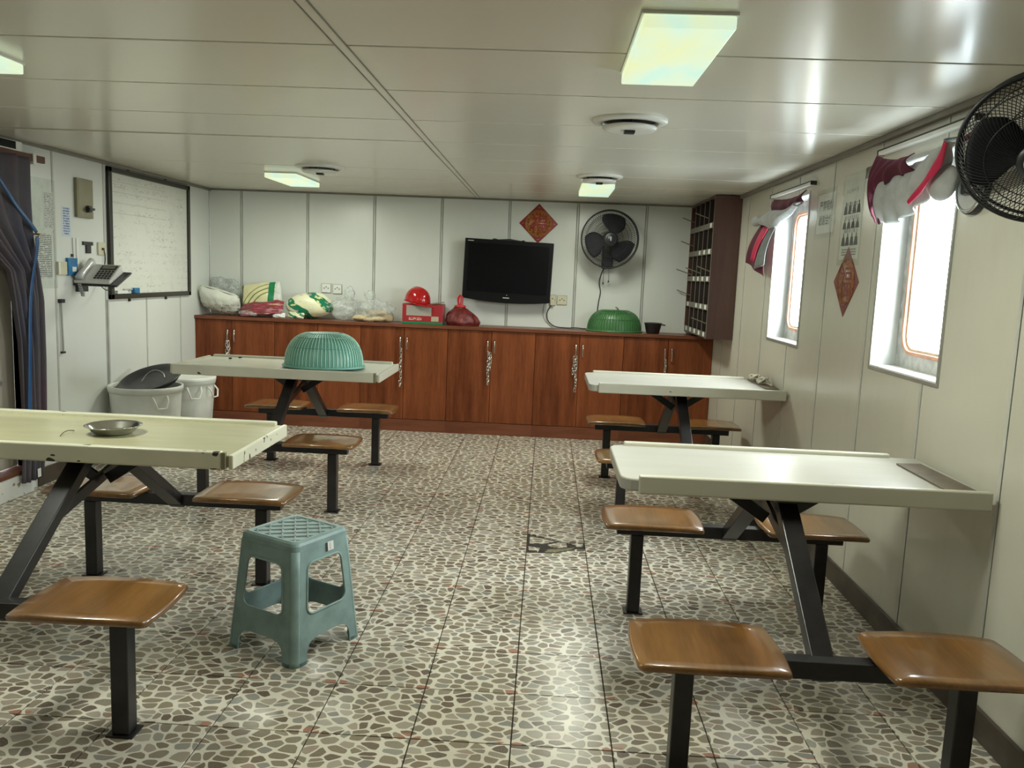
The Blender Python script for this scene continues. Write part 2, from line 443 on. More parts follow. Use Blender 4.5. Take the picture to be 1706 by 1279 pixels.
MT['redwood'] = plain('red_brown_wood', (0.13, 0.04, 0.02), 0.5)
MT['rope'] = plain('pale_rope', (0.50, 0.46, 0.36), 0.8, var=0.2, scale=40)
MT['stick'] = plain('wooden_stick', (0.20, 0.165, 0.11), 0.6)
MT['chain'] = plain('bright_chain_steel', (0.75, 0.73, 0.68), 0.22, 1.0)
MT['cable'] = plain('black_cable', (0.012, 0.012, 0.012), 0.5)

# ------------------------------------------------------------------ mesh helpers
def frame(o, u, v, n):
    o, u, v, n = Vector(o), Vector(u), Vector(v), Vector(n)
    return Matrix(((u.x, v.x, n.x, o.x), (u.y, v.y, n.y, o.y), (u.z, v.z, n.z, o.z), (0, 0, 0, 1)))

def back_frame(x, z, y=YB):
    return frame((x, y, z), (1, 0, 0), (0, 0, 1), (0, -1, 0))
def right_frame(y, z, x=XR):
    return frame((x, y, z), (0, -1, 0), (0, 0, 1), (-1, 0, 0))
def left_frame(y, z, x=XL):
    return frame((x, y, z), (0, 1, 0), (0, 0, 1), (1, 0, 0))
def turned(loc, rz=0, rx=0, ry=0):
    return Matrix.Translation(loc) @ Matrix.Rotation(rz, 4, 'Z') @ Matrix.Rotation(ry, 4, 'Y') @ Matrix.Rotation(rx, 4, 'X')

class MB:
    def __init__(s, M=None):
        s.v, s.f, s.M, s.smooth = [], [], M or Matrix.Identity(4), []
    def add(s, vs, fs, smooth=False, M=None):
        k = len(s.v)
        T = s.M @ M if M is not None else s.M
        s.v += [T @ Vector(p) for p in vs]
        s.f += [tuple(i + k for i in f) for f in fs]
        s.smooth += [smooth] * len(fs)
        return s
    def box(s, x0, x1, y0, y1, z0, z1, M=None):
        vs = [(x, y, z) for z in (z0, z1) for y in (y0, y1) for x in (x0, x1)]
        return s.add(vs, [(0, 2, 3, 1), (4, 5, 7, 6), (0, 1, 5, 4), (2, 6, 7, 3), (0, 4, 6, 2), (1, 3, 7, 5)], False, M)
    def bar(s, p0, p1, w, h, up=(0, 0, 1)):
        """rectangular bar from p0 to p1"""
        p0, p1 = Vector(p0), Vector(p1)
        d = (p1 - p0)
        L = d.length
        d.normalize()
        a = Vector(up).cross(d)
        if a.length < 1e-4:
            a = Vector((1, 0, 0)).cross(d)
        a.normalize()
        b = d.cross(a)
        M = frame(p0, a, b, d)
        return s.box(-w / 2, w / 2, -h / 2, h / 2, 0, L, M)
    def prism(s, poly, z0, z1, M=None):
        n = len(poly)
        vs = [(x, y, z0) for x, y in poly] + [(x, y, z1) for x, y in poly]
        fs = [tuple(reversed(range(n))), tuple(range(n, 2 * n))] + [(i, (i + 1) % n, n + (i + 1) % n, n + i) for i in range(n)]
        return s.add(vs, fs, False, M)
    def lathe(s, prof, n=32, M=None, smooth=True, closed=False):
        vs, fs = [], []
        for r, z in prof:
            for i in range(n):
                a = 2 * pi * i / n
                vs.append((r * cos(a), r * sin(a), z))
        m = len(prof)
        for j in range(m - 1 + (1 if closed else 0)):
            j2 = (j + 1) % m
            for i in range(n):
                i2 = (i + 1) % n
                fs.append((j * n + i, j * n + i2, j2 * n + i2, j2 * n + i))
        return s.add(vs, fs, smooth, M)
    def tube(s, pts, r, n=6, closed=False, caps=True, smooth=True):
        pts = [Vector(p) for p in pts]
        m = len(pts)
        vs, fs = [], []
        prev = None
        for i, p in enumerate(pts):
            if closed:
                t = pts[(i + 1) % m] - pts[i - 1]
            else:
                t = pts[min(i + 1, m - 1)] - pts[max(i - 1, 0)]
            t.normalize()
            a = prev if prev is not None else (Vector((0, 0, 1)) if abs(t.z) < 0.9 else Vector((1, 0, 0)))
            a = a - t * a.dot(t)
            if a.length < 1e-6:
                a = t.orthogonal()
            a.normalize()
            prev = a
            b = t.cross(a)
            rr = r[i] if isinstance(r, (list, tuple)) else r
            for k in range(n):
                w = 2 * pi * k / n
                vs.append(p + (a * cos(w) + b * sin(w)) * rr)
        for i in range(m if closed else m - 1):
            j = (i + 1) % m
            for k in range(n):
                k2 = (k + 1) % n
                fs.append((i * n + k, i * n + k2, j * n + k2, j * n + k))
        if caps and not closed:
            fs.append(tuple(reversed(range(n))))
            fs.append(tuple(range((m - 1) * n, m * n)))
        return s.add(vs, fs, smooth)
    def cyl(s, p0, p1, r, n=16, r1=None):
        r1 = r if r1 is None else r1
        s.tube([p0, p1], [r, r1], n, smooth=False)
        return s
    def grid(s, fn, nu, nv, smooth=True, M=None, wrap=False):
        vs = [fn(i / (nu if wrap else nu - 1) if True else 0, j / (nv - 1)) for j in range(nv) for i in range(nu)]
        fs = []
        for j in range(nv - 1):
            for i in range(nu if wrap else nu - 1):
                i2 = (i + 1) % nu
                fs.append((j * nu + i, j * nu + i2, (j + 1) * nu + i2, (j + 1) * nu + i))
        return s.add(vs, fs, smooth, M)
    def drop(s, z):
        d = z - min(v.z for v in s.v)
        s.v = [v + Vector((0, 0, d)) for v in s.v]
        return d
    def ball(s, c, r, nu=24, nv=14, fn=None, M=None):
        r = (r, r, r) if not isinstance(r, (tuple, list)) else r
        def f(u, v):
            th, ph = 2 * pi * u, -pi / 2 + pi * v
            d = Vector((cos(ph) * cos(th), cos(ph) * sin(th), sin(ph)))
            k = fn(d) if fn else 1.0
            return (c[0] + d.x * r[0] * k, c[1] + d.y * r[1] * k, c[2] + d.z * r[2] * k)
        return s.grid(f, nu, nv, True, M, wrap=True)
    def build(s, name, mat, parent=None, bevel=0.0, solid=0.0, seg=2, kind=None, label=None, sub=0):
        me = bpy.data.meshes.new(name)
        off = Vector((0, 0, 0))
        p = parent
        while p is not None:
            off += p.location
            p = p.parent
        me.from_pydata([v - off for v in s.v], [], s.f)
        me.polygons.foreach_set('use_smooth', s.smooth)
        me.update()
        bm = bmesh.new()
        bm.from_mesh(me)
        bmesh.ops.recalc_face_normals(bm, faces=bm.faces)
        bm.to_mesh(me)
        bm.free()
        me.materials.append(mat)
        o = bpy.data.objects.new(name, me)
        COL.objects.link(o)
        if parent is not None:
            o.parent = parent
        if solid:
            md = o.modifiers.new('thickness', 'SOLIDIFY')
            md.thickness = solid
            md.offset = 0
        if sub:
            md = o.modifiers.new('smooth', 'SUBSURF')
            md.levels = md.render_levels = sub
        if bevel:
            md = o.modifiers.new('soft_edge', 'BEVEL')
            md.width = bevel
            md.segments = seg
            md.limit_method = 'ANGLE'
            md.angle_limit = radians(40)
        if kind:
            o['kind'] = kind
        if label:
            o['label'] = label
        return o

def thing(name, label, cat, loc, group=None):
    o = bpy.data.objects.new(name, None)
    o.empty_display_size = 0.1
    o.location = loc
    COL.objects.link(o)
    return tag(o, label, cat, group)
def tag(o, label, cat, group=None):
    o['label'] = label
    o['category'] = cat
    if group:
        o['group'] = group
    return o
def struct(o):
    o['kind'] = 'structure'
    return o
def root(name, loc=(0, 0, 0)):
    o = bpy.data.objects.new(name, None)
    o.location = loc
    o.empty_display_size = 0.1
    COL.objects.link(o)
    o['kind'] = 'structure'
    return o

def smooth_pts(pts, n):
    pts = [Vector(p) for p in pts]
    out = []
    m = len(pts) - 1
    for i in range(n):
        t = i / (n - 1) * m
        k = min(int(t), m - 1)
        f = t - k
        p0, p1, p2, p3 = pts[max(k - 1, 0)], pts[k], pts[k + 1], pts[min(k + 2, m)]
        out.append(0.5 * ((2 * p1) + (p2 - p0) * f + (2 * p0 - 5 * p1 + 4 * p2 - p3) * f * f + (3 * p1 - p0 - 3 * p2 + p3) * f ** 3))
    return out

def round_rect(w, h, r, n=5):
    pts = []
    for cx, cy, a0 in ((w / 2 - r, h / 2 - r, 0), (-w / 2 + r, h / 2 - r, 90), (-w / 2 + r, -h / 2 + r, 180), (w / 2 - r, -h / 2 + r, 270)):
        for i in range(n + 1):
            a = radians(a0 + 90 * i / n)
            pts.append((cx + r * cos(a), cy + r * sin(a)))
    return pts

def ring_prism(mb, outer, inner, z0, z1, M=None):
    n = len(outer)
    vs = [(x, y, z) for z in (z0, z1) for L in (outer, inner) for x, y in L]
    fs = []
    for i in range(n):
        j = (i + 1) % n
        fs += [(i, j, n + j, n + i), (2 * n + i, 3 * n + i, 3 * n + j, 2 * n + j), (i, 2 * n + i, 2 * n + j, j), (n + i, n + j, 3 * n + j, 3 * n + i)]
    mb.add(vs, fs, False, M)

def text_shape(body, M, depth=0.001, width=None, height=None):
    """lettering as flat geometry, centred on M's origin, scaled to the wanted width / height"""
    cu = bpy.data.curves.new('lettering', 'FONT')
    cu.body = body
    cu.align_x = 'CENTER'
    cu.align_y = 'CENTER'
    ob = bpy.data.objects.new('lettering', cu)
    COL.objects.link(ob)
    dg = bpy.context.evaluated_depsgraph_get()
    me = bpy.data.meshes.new_from_object(ob.evaluated_get(dg))
    bpy.data.objects.remove(ob)
    vs = [v.co.copy() for v in me.vertices]
    fs = [tuple(p.vertices) for p in me.polygons]
    bpy.data.meshes.remove(me)
    x0, x1 = min(v.x for v in vs), max(v.x for v in vs)
    y0, y1 = min(v.y for v in vs), max(v.y for v in vs)
    kx = width / (x1 - x0) if width else None
    ky = height / (y1 - y0) if height else None
    kx = kx or ky
    ky = ky or kx
    mb = MB(M)
    mb.add([((v.x - (x0 + x1) / 2) * kx, (v.y - (y0 + y1) / 2) * ky, depth) for v in vs], fs)
    return mb

def blobfn(seed, amp, fx=3.0):
    r = random.Random(seed)
    w = [(Vector((r.uniform(-1, 1), r.uniform(-1, 1), r.uniform(-1, 1))).normalized() * fx * r.uniform(0.6, 2.2), r.uniform(0, 6.3), r.uniform(0.4, 1)) for _ in range(9)]
    return lambda d: 1 + amp * sum(a * sin(k.dot(d) + p) for k, p, a in w) / 3

def pillow(mb, M, w, h, t, wr=0.0, seed=0, nu=26, nv=18, flat=0.0):
    """a filled bag: two puffed faces meeting in a crimped edge"""
    rnd = random.Random(seed)
    ph = [rnd.uniform(0, 6.3) for _ in range(8)]
    def face(sg):
        def f(u, v):
            x, y = 2 * u - 1, 2 * v - 1
            k = (max(0, 1 - abs(x) ** 2.6) * max(0, 1 - abs(y) ** 2.6)) ** 0.55
            nx = 1 - 0.05 * y * y * abs(x)
            ny = 1 - 0.06 * x * x * abs(y)
            q = wr * (sin(5 * x + ph[0] + 2 * y) * 0.5 + sin(9 * y + 4 * x + ph[1]) * 0.35 + sin(13 * x - 7 * y + ph[2]) * 0.25)
            return (x * w / 2 * nx + wr * 0.4 * sin(6 * y + ph[3]), y * h / 2 * ny + wr * 0.4 * sin(7 * x + ph[4]), sg * (t / 2) * k + q * (k + 0.25))
        return f
    mb.grid(face(1), nu, nv, True, M)
    mb.grid(face(-1), nu, nv, True, M)

def cloth(name, mat, parent, top, bot, x, nu=28, nv=16, bulge=0.05, fold=0.012, nf=4.0, axis=0, sgn=-1, thick=0.004, seed=0):
    """cloth lofted between two curves given as (y, z) near the plane x"""
    T, B = smooth_pts([(a, b, 0) for a, b in top], nu), smooth_pts([(a, b, 0) for a, b in bot], nu)
    ph = seed * 1.7
    def f(u, v):
        i = min(nu - 1, int(round(u * (nu - 1))))
        p = T[i].lerp(B[i], v)
        d = bulge * sin(pi * (0.08 + 0.84 * v)) + fold * sin(2 * pi * nf * u + 2.2 * v + ph) * (0.4 + 0.6 * v)
        return (x + sgn * d, p.x, p.y)
    return MB().grid(f, nu, nv).build(name, mat, parent, solid=thick)

# ------------------------------------------------------------------ floor
T = 0.3
TX0, TY0 = -0.0486, 2.2692
floor = struct(MB().box(XL - 0.12, XR + 0.16, YF - 0.12, YB + 0.08, -0.06, -0.006).build('floor', MT['grout']))
GAP = 0.0038
tile_me = None
hole = [(-0.0486, 3.975), (0.10, 3.985), (0.2514, 4.10), (0.2514, 4.175), (0.12, 4.18), (-0.0486, 4.285)]
rest = MB()
for i in range(-10, 6):
    for j in range(-14, 17):
        x0, x1 = max(TX0 + i * T, XL), min(TX0 + (i + 1) * T, XR)
        y0, y1 = max(TY0 + j * T, YF), min(TY0 + (j + 1) * T, YC + 0.02)
        if x1 - x0 < 0.02 or y1 - y0 < 0.02:
            continue
        g = GAP / 2
        if i == 0 and j in (5, 6):
            if j == 6:
                polys = [[(x0 + g, 4.285), (0.12, 4.18), (x1 - g, 4.175), (x1 - g, y1 - g), (x0 + g, y1 - g)]]
            else:
                polys = [[(x0 + g, y0 + g), (x1 - g, y0 + g), (x1 - g, y1 - g), (0.21, y1 - g), (0.10, 3.985), (x0 + g, 3.975)]]
            for p in polys:
                MB().prism(p, -0.02, 0.0).build('tile', MT['tile'], floor, label='cut-back tile beside the broken patch')
            continue
        if y1 < 1.75:
            rest.box(x0 + g, x1 - g, y0 + g, y1 - g, -0.02, 0)
            continue
        full = x1 - x0 > T - 1e-4 and y1 - y0 > T - 1e-4
        if full and tile_me is None:
            h = T / 2 - g
            o = MB().box(-h, h, -h, h, -0.02, 0).build('tile', MT['tile'], floor, bevel=0.0012, seg=1)
            tile_me = o
            o.location = ((x0 + x1) / 2, (y0 + y1) / 2, 0)
        elif full:
            o = tile_me.copy()
            COL.objects.link(o)
            o.location = ((x0 + x1) / 2, (y0 + y1) / 2, random.uniform(-0.0006, 0.0006))
            o.rotation_euler = (random.uniform(-1, 1) * 0.002, random.uniform(-1, 1) * 0.002, 0)
        else:
            MB().box(x0 + g, x1 - g, y0 + g, y1 - g, -0.02, 0).build('tile', MT['tile'], floor)
rest.build('tile_field', MT['tile'], floor, kind='stuff')
MB().prism(hole, -0.012, -0.008).build('bare_patch', MT['rubble'], floor, label='bare screed in the broken patch')
shards = [[(-0.035, 4.25), (0.01, 4.225), (0.10, 4.185), (0.045, 4.14), (-0.035, 4.135)],
          [(-0.04, 4.075), (-0.035, 4.012), (0.01, 4.005), (0.02, 4.06)],
          [(0.06, 4.115), (0.125, 4.165), (0.155, 4.155), (0.16, 4.095), (0.09, 4.08)],
          [(0.17, 4.165), (0.243, 4.165), (0.243, 4.125), (0.21, 4.118)],
          [(0.06, 4.045), (0.15, 4.07), (0.20, 4.10), (0.18, 4.065), (0.10, 4.005), (0.045, 4.003)]]
for k, s in enumerate(shards):
    MB().prism(s, -0.012, random.uniform(-0.004, 0.0)).build('tile_shard', MT['tile'] if k != 4 else MT['rubble'], floor)

# ------------------------------------------------------------------ ceiling
ceiling = struct(MB().box(XL - 0.12, XR + 0.16, YF - 0.12, YB + 0.08, HC + 0.006, HC + 0.06).build('ceiling', MT['ceiljoint']))
PW = 0.583
py = 2.497 - 8 * PW
while py < YB:
    a, b = max(py, YF) + 0.006, min(py + PW, YB) - 0.006
    if b - a > 0.03:
        for (x0, x1) in ((XL, -0.655), (-0.622, XR)):
            o = MB().box(x0, x1, a, b, HC, HC + 0.02).build('panel', MT['ceil'], ceiling, bevel=0.003, seg=2)
            if x1 < 0 and 4.2 < a < 4.3:
                o.rotation_euler = (0, radians(-0.12), 0)
    py += PW
MB().box(-0.652, -0.625, YF, YB, HC - 0.001, HC + 0.004).build('seam_strip', MT['ceil'], ceiling)
for x in (-0.655, -0.622):
    MB().box(x - 0.002, x + 0.002, YF, YB, HC - 0.0025, HC + 0.004).build('seam_edge', MT['trim'], ceiling)

struct(MB().box(XR - 0.022, XR, YF, YB - 0.0, HC - 0.026, HC).build('trim_1', MT['trim'], bevel=0.004))
struct(MB().box(XL, XL + 0.022, YF, YB, HC - 0.022, HC).build('trim_2', MT['trim'], bevel=0.004))
struct(MB().box(XL + 0.022, XR - 0.022, YB - 0.016, YB, HC - 0.014, HC).build('trim_3', MT['trim'], bevel=0.003))
struct(MB().box(XR - 0.014, XR, YF, YC, 0, 0.098).build('baseboard_right', MT['skirting'], bevel=0.004))
struct(MB().box(XL, XL + 0.014, 4.70, YC, 0, 0.105).build('baseboard_left', MT['skirting'], bevel=0.004))

# ------------------------------------------------------------------ walls: backing sheet + panels + joint strips
JW = 0.011
wall_back = struct(MB().box(XL - 0.1, XR + 0.1, YB + 0.012, YB + 0.08, 0, HC).build('wall_back', MT['backing']))
xs = [XL] + [-2.732 + 0.5935 * k for k in range(7)] + [XR]
for a, b in zip(xs[:-1], xs[1:]):
    MB().box(a + (JW if a > XL else 0), b - (JW if b < XR else 0), YB, YB + 0.014, 0, HC).build('panel', MT['wallb'], wall_back, bevel=0.003)
for x in xs[1:-1]:
    MB().box(x - JW + 0.003, x + JW - 0.003, YB - 0.002, YB + 0.013, 0, HC).build('joint_strip', MT['joint'], wall_back, bevel=0.002)

def panel_with_holes(mb, a, b, z0, z1, holes, put):
    zs = [z0, z1]
    mine = [h for h in holes if h[0] < b and h[1] > a]
    if not mine:
        put(mb, a, b, z0, z1)
        return
    h = mine[0]
    ha, hb = max(h[0], a), min(h[1], b)
    put(mb, a, b, z0, h[2])
    put(mb, a, b, h[3], z1)
    if ha > a:
        put(mb, a, ha, h[2], h[3])
    if hb < b:
        put(mb, hb, b, h[2], h[3])

# right wall with window openings
mb = MB()
ys = [YF]
for h in sorted(WIN):
    ys += [h[0], h[1]]
ys.append(YB)
for a, b in zip(ys[:-1], ys[1:]):
    panel_with_holes(mb, a, b, 0, HC, WIN, lambda m, p, q, r, s: m.box(XR + 0.012, XR + 0.16, p, q, r, s))
wall_right = struct(mb.build('wall_right', MT['backing']))
ys = [YF] + [2.515 + 0.5865 * k for k in range(-7, 9) if YF < 2.515 + 0.5865 * k < YB - 0.02] + [YB]
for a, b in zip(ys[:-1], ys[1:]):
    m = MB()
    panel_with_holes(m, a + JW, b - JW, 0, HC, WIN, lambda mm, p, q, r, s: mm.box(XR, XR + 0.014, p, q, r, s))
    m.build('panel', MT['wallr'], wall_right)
for y in ys[1:-1]:
    m = MB()
    panel_with_holes(m, y - JW + 0.003, y + JW - 0.003, 0, HC, WIN, lambda mm, p, q, r, s: mm.box(XR - 0.002, XR + 0.013, p, q, r, s))
    m.build('joint_strip', MT['joint'], wall_right)

# left wall, with a doorway behind the curtain
DOOR = [(3.55, 4.58, 0.0, 1.93)]
mb = MB()
for a, b in ((YF, 3.55), (3.55, 4.58), (4.58, YB)):
    panel_with_holes(mb, a, b, 0, HC, DOOR, lambda m, p, q, r, s: s > r and m.box(XL - 0.10, XL - 0.012, p, q, r, s))
wall_left = struct(mb.build('wall_left', MT['backing']))
ys = [YF] + [4.952 + 0.5735 * k for k in range(-11, 5) if YF < 4.952 + 0.5735 * k < YB - 0.05] + [YB]
for a, b in zip(ys[:-1], ys[1:]):
    m = MB()
    panel_with_holes(m, a + JW, b - JW, 0, HC, DOOR, lambda mm, p, q, r, s: s > r and mm.box(XL - 0.014, XL, p, q, r, s))
    m.build('panel', MT['wallb'], wall_left)
for y in ys[1:-1]:
    if 3.55 < y < 4.58:
        continue
    MB().box(XL - 0.013, XL + 0.002, y - JW + 0.003, y + JW - 0.003, 0, HC).build('joint_strip', MT['joint'], wall_left, bevel=0.002)

# wall behind the camera
struct(MB().box(XL - 0.1, XR + 0.1, YF - 0.12, YF, 0, HC).build('wall_front', MT['wallb']))

# ------------------------------------------------------------------ door, sill
door = root('door_1', (XL - 0.06, 4.06, 0))
MB().box(XL - 0.07, XL - 0.03, 3.56, 4.57, 0.16, 1.925).build('door_leaf', MT['door'], door, bevel=0.004)
m = MB()
m.box(XL - 0.04, XL + 0.012, 4.58, 4.64, 0, 1.99).box(XL - 0.04, XL + 0.012, 3.49, 3.55, 0, 1.99).box(XL - 0.04, XL + 0.012, 3.49, 4.64, 1.93, 1.99)
m.build('door_frame', MT['whitepaint'], door, bevel=0.004)
MB().box(XL - 0.1, XL + 0.045, 3.55, 4.60, 0, 0.13).build('raised_sill', MT['sill'], door, bevel=0.006)
MB().box(XL - 0.1, XL + 0.05, 3.55, 4.58, 0.13, 0.155).build('sill_board', MT['redwood'], door, bevel=0.003)
MB().cyl((XL - 0.03, 4.44, 0.66), (XL - 0.022, 4.44, 0.66), 0.012).build('door_screw', MT['alu'], door)

# ------------------------------------------------------------------ windows
def window(k, W, kind='right'):
    y0, y1, z0, z1 = W
    if kind == 'right':
        F = frame((XR, (y0 + y1) / 2, (z0 + z1) / 2), (0, -1, 0), (0, 0, 1), (-1, 0, 0))
        loc = (XR, (y0 + y1) / 2, z0)
    else:
        F = frame(((y0 + y1) / 2, YF, (z0 + z1) / 2), (-1, 0, 0), (0, 0, 1), (0, 1, 0))
        loc = ((y0 + y1) / 2, YF, z0)
    w, h = y1 - y0, z1 - z0
    r = root('window_%d' % k, loc)
    dep = 0.10
    m = MB(F)
    m.box(-w / 2, -w / 2 + 0.006, -h / 2, h / 2, -dep - 0.05, 0.0).box(w / 2 - 0.006, w / 2, -h / 2, h / 2, -dep - 0.05, 0.0)
    m.box(-w / 2, w / 2, h / 2 - 0.006, h / 2, -dep - 0.05, 0.0)
    m.build('reveal', MT['reveal'], r)
    MB(F).box(-w / 2, w / 2, -h / 2, -h / 2 + 0.008, -dep - 0.05, 0.004).build('sill', MT['sill'], r)
    m = MB(F)
    e = 0.012
    ring_prism(m, [(-w / 2 - e, -h / 2 - e), (w / 2 + e, -h / 2 - e), (w / 2 + e, h / 2 + e), (-w / 2 - e, h / 2 + e)],
               [(-w / 2 + 0.004, -h / 2 + 0.004), (w / 2 - 0.004, -h / 2 + 0.004), (w / 2 - 0.004, h / 2 - 0.004), (-w / 2 + 0.004, h / 2 - 0.004)], -0.002, 0.006)
    m.build('edge_trim', MT['alu'], r, bevel=0.002)
    pw, ph = w - 0.15, h - 0.16
    m = MB(F)
    inn = round_rect(pw + 0.03, ph + 0.03, 0.085, 8)
    out = []
    for (x, y) in inn:   # square outside, rounded inside
        k2 = max(abs(x) / (w / 2 - 0.004), abs(y) / (h / 2 - 0.004))
        out.append((x / k2, y / k2))
    ring_prism(m, out, inn, -dep - 0.035, -dep)
    m.build('port_frame', MT['port'], r)
    m = MB(F)
    ring_prism(m, round_rect(pw + 0.032, ph + 0.032, 0.087, 8), round_rect(pw, ph, 0.072, 8), -dep - 0.028, -dep + 0.008)
    m.build('gasket', MT['copper'], r, bevel=0.003)
    m = MB(F)
    ring_prism(m, round_rect(pw + 0.001, ph + 0.001, 0.072, 8), round_rect(pw - 0.022, ph - 0.022, 0.062, 8), -dep - 0.03, -dep - 0.006)
    m.build('inner_ring', MT['beige'], r)
    MB(F).prism(round_rect(pw - 0.02, ph - 0.02, 0.062, 8), -dep - 0.026, -dep - 0.018).build('pane', MT['glass'], r)
for k, wd in enumerate(WIN):
    window(k + 1, wd)

# ------------------------------------------------------------------ ceiling lamps and vents
def lamp(cx, cy, label, L=0.6, Wd=0.226):
    t = thing('ceiling_lamp', label, 'lamp', (cx, cy, HC), 'flat fluorescent lamps on the ceiling')
    MB().box(cx - Wd / 2 - 0.004, cx + Wd / 2 + 0.004, cy - L / 2 - 0.004, cy + L / 2 + 0.004, HC - 0.008, HC).build('base_plate', MT['whitepaint'], t)
    MB().box(cx - Wd / 2, cx + Wd / 2, cy - L / 2, cy + L / 2, HC - 0.040, HC - 0.008).build('diffuser', MT['lamp'], t, bevel=0.004)
    d = bpy.data.lights.new('lamp_light', 'AREA')
    d.shape = 'RECTANGLE'
    d.size, d.size_y = Wd * 0.9, L * 0.9
    d.energy = LAMP_POWER
    d.color = (0.95, 1.0, 0.86)
    o = bpy.data.objects.new('lamp_light', d)
    o.location = (0, 0, -0.044)
    o.parent = t
    COL.objects.link(o)
lamp(0.315, 2.40, 'long greenish white ceiling lamp nearest the camera, right of the seam')
lamp(0.315, 6.07, 'small looking ceiling lamp beyond the far right round vent')
lamp(-1.91, 6.12, 'ceiling lamp beside the round vent above the back left table')
lamp(-1.925, 2.53, 'yellowish ceiling lamp cut off by the left edge of the picture')

def vent(x, y, label, r=0.155):
    t = thing('ceiling_vent', label, 'vent', (x, y, HC), 'round vents in the ceiling')
    M = Matrix.Translation((x, y, HC))
    MB(M).lathe([(r, 0), (r, -0.006), (r - 0.012, -0.014), (r - 0.035, -0.016), (r - 0.043, -0.006), (r - 0.043, 0)], 40).build('outer_ring', MT['whitepaint'], t)
    MB(M).lathe([(0.0, -0.0015), (r - 0.043, -0.0015)], 40).build('duct_opening', MT['dark'], t)
    q = r - 0.045
    MB(M).lathe([(0.0, -0.030), (q * 0.7, -0.030), (q, -0.026), (q + 0.003, -0.031), (q - 0.006, -0.040), (q * 0.75, -0.043), (0.035, -0.041), (0.0, -0.041)], 40).build('lower_disc', MT['whitepaint'], t)
    MB(M).box(-0.022, 0.022, -0.022, 0.022, -0.052, -0.040).build('centre_knob', MT['blackpl'], t, bevel=0.003)
    for k in range(3):
        a = 2 * pi * k / 3 + 0.5
        MB(M).cyl((q * 0.8 * cos(a), q * 0.8 * sin(a), -0.034), (q * 0.8 * cos(a), q * 0.8 * sin(a), 0), 0.004, 8).build('stud', MT['blackpl'], t)
vent(0.307, 3.51, 'round ceiling vent beyond the nearest right lamp')
vent(0.300, 5.41, 'round ceiling vent close to the far right lamp', 0.15)
vent(-1.52, 5.44, 'round ceiling vent right of the back left lamp', 0.16)

# ------------------------------------------------------------------ cabinets along the back wall
ZT = 0.928
tag(MB().box(XL + 0.001, XR - 0.001, YC - 0.02, YB - 0.001, ZT - 0.028, ZT).build('countertop', MT['cabdark'], bevel=0.002),
    'long brown veneer countertop over the row of cabinets', 'countertop')
seams = [-2.70, -1.9525, -1.205, -0.4575, 0.29, 1.0375]
edges = [XL + 0.002] + [(a + b) / 2 for a, b in zip(seams[:-1], seams[1:])] + [XR - 0.002]
cab_label = ['low brown cabinet behind the white buckets at the left wall',
             'low brown cabinet behind the table with the aqua dome',
             'low brown cabinet right of the table with the aqua dome',
             'low brown cabinet under the left half of the television',
             'low brown cabinet right below the television and the sockets',
             'low brown cabinet at the right wall below the pigeonhole shelf']
for k, s in enumerate(seams):
    a, b = edges[k], edges[k + 1]
    t = thing('base_cabinet', cab_label[k], 'cabinet', ((a + b) / 2, YC + 0.15, 0), 'row of low cabinets')
    MB().box(a + 0.001, b - 0.001, YC + 0.020, YB - 0.003, 0.105, ZT - 0.029).build('carcass', MT['cab'], t)
    MB().box(a + 0.0005, b - 0.0005, YC + 0.002, YC + 0.04, 0.0, 0.103).build('plinth', MT['cabdark'], t)
    for sg, (p, q) in ((-1, (a, s)), (1, (s, b))):
        d = MB().box(p + 0.0018, q - 0.0018, YC, YC + 0.019, 0.107, ZT - 0.032).build('door', MT['cab'], t, bevel=0.0015, seg=1)
        hx = s + sg * (0.03 if sg > 0 else 0.028)
        pts = smooth_pts([(hx, YC + 0.002, 0.700), (hx, YC - 0.022, 0.716), (hx, YC - 0.030, 0.762), (hx, YC - 0.022, 0.808), (hx, YC + 0.002, 0.824)], 14)
        MB().tube(pts, 0.0045, 8).build('handle', MT['chrome'], d)

link_mb = []
def chain(x, z0, z1, label, double=0.0):
    t = thing('steel_chain', label, 'chain', (x, YC - 0.028, z0), 'chains on the cabinet handles')
    Ls = 0.0255
    n = int((z0 - z1) / Ls)
    first = None
    def lk(px, pz, rot):
        nonlocal first
        if first is None:
            pts = []
            for i in range(14):
                a = 2 * pi * i / 14
                pts.append((0.0085 * cos(a), 0, 0.0085 * sin(a) + (0.0080 if sin(a) > 0 else -0.0080)))
            mbk = MB(Matrix.Translation((x, YC - 0.028, z0)))
            mbk.tube(pts, 0.0032, 6, closed=True)
            first = mbk.build('link', MT['chain'], t)
            o = first
        else:
            o = first.copy()
            COL.objects.link(o)
        o.location = (px - x, 0, pz - z0)
        o.rotation_euler = (random.uniform(-.15, .15), random.uniform(-.1, .1), rot)
    for i in range(n):
        lk(x + 0.003 * sin(i * 0.9), z0 - 0.014 - i * Ls, radians(35) if i % 2 else radians(-50))
    if double:
        for i in range(int(n * 0.55)):
            lk(x + double + 0.004 * sin(i), z0 - 0.018 - i * Ls, radians(-40) if i % 2 else radians(48))
chain(-2.735, 0.722, 0.40, 'steel chain hanging on the handle of the leftmost cabinet', 0.018)
chain(-1.226, 0.722, 0.375, 'long steel chain just right of the table with the aqua dome')
chain(-0.478, 0.722, 0.44, 'doubled steel chain on the middle handle left of the picture centre', 0.018)
chain(0.268, 0.722, 0.40, 'doubled steel chain at the left end of the back right table', -0.02)
chain(1.016, 0.722, 0.38, 'steel chain on the cabinet handle behind the back right table')

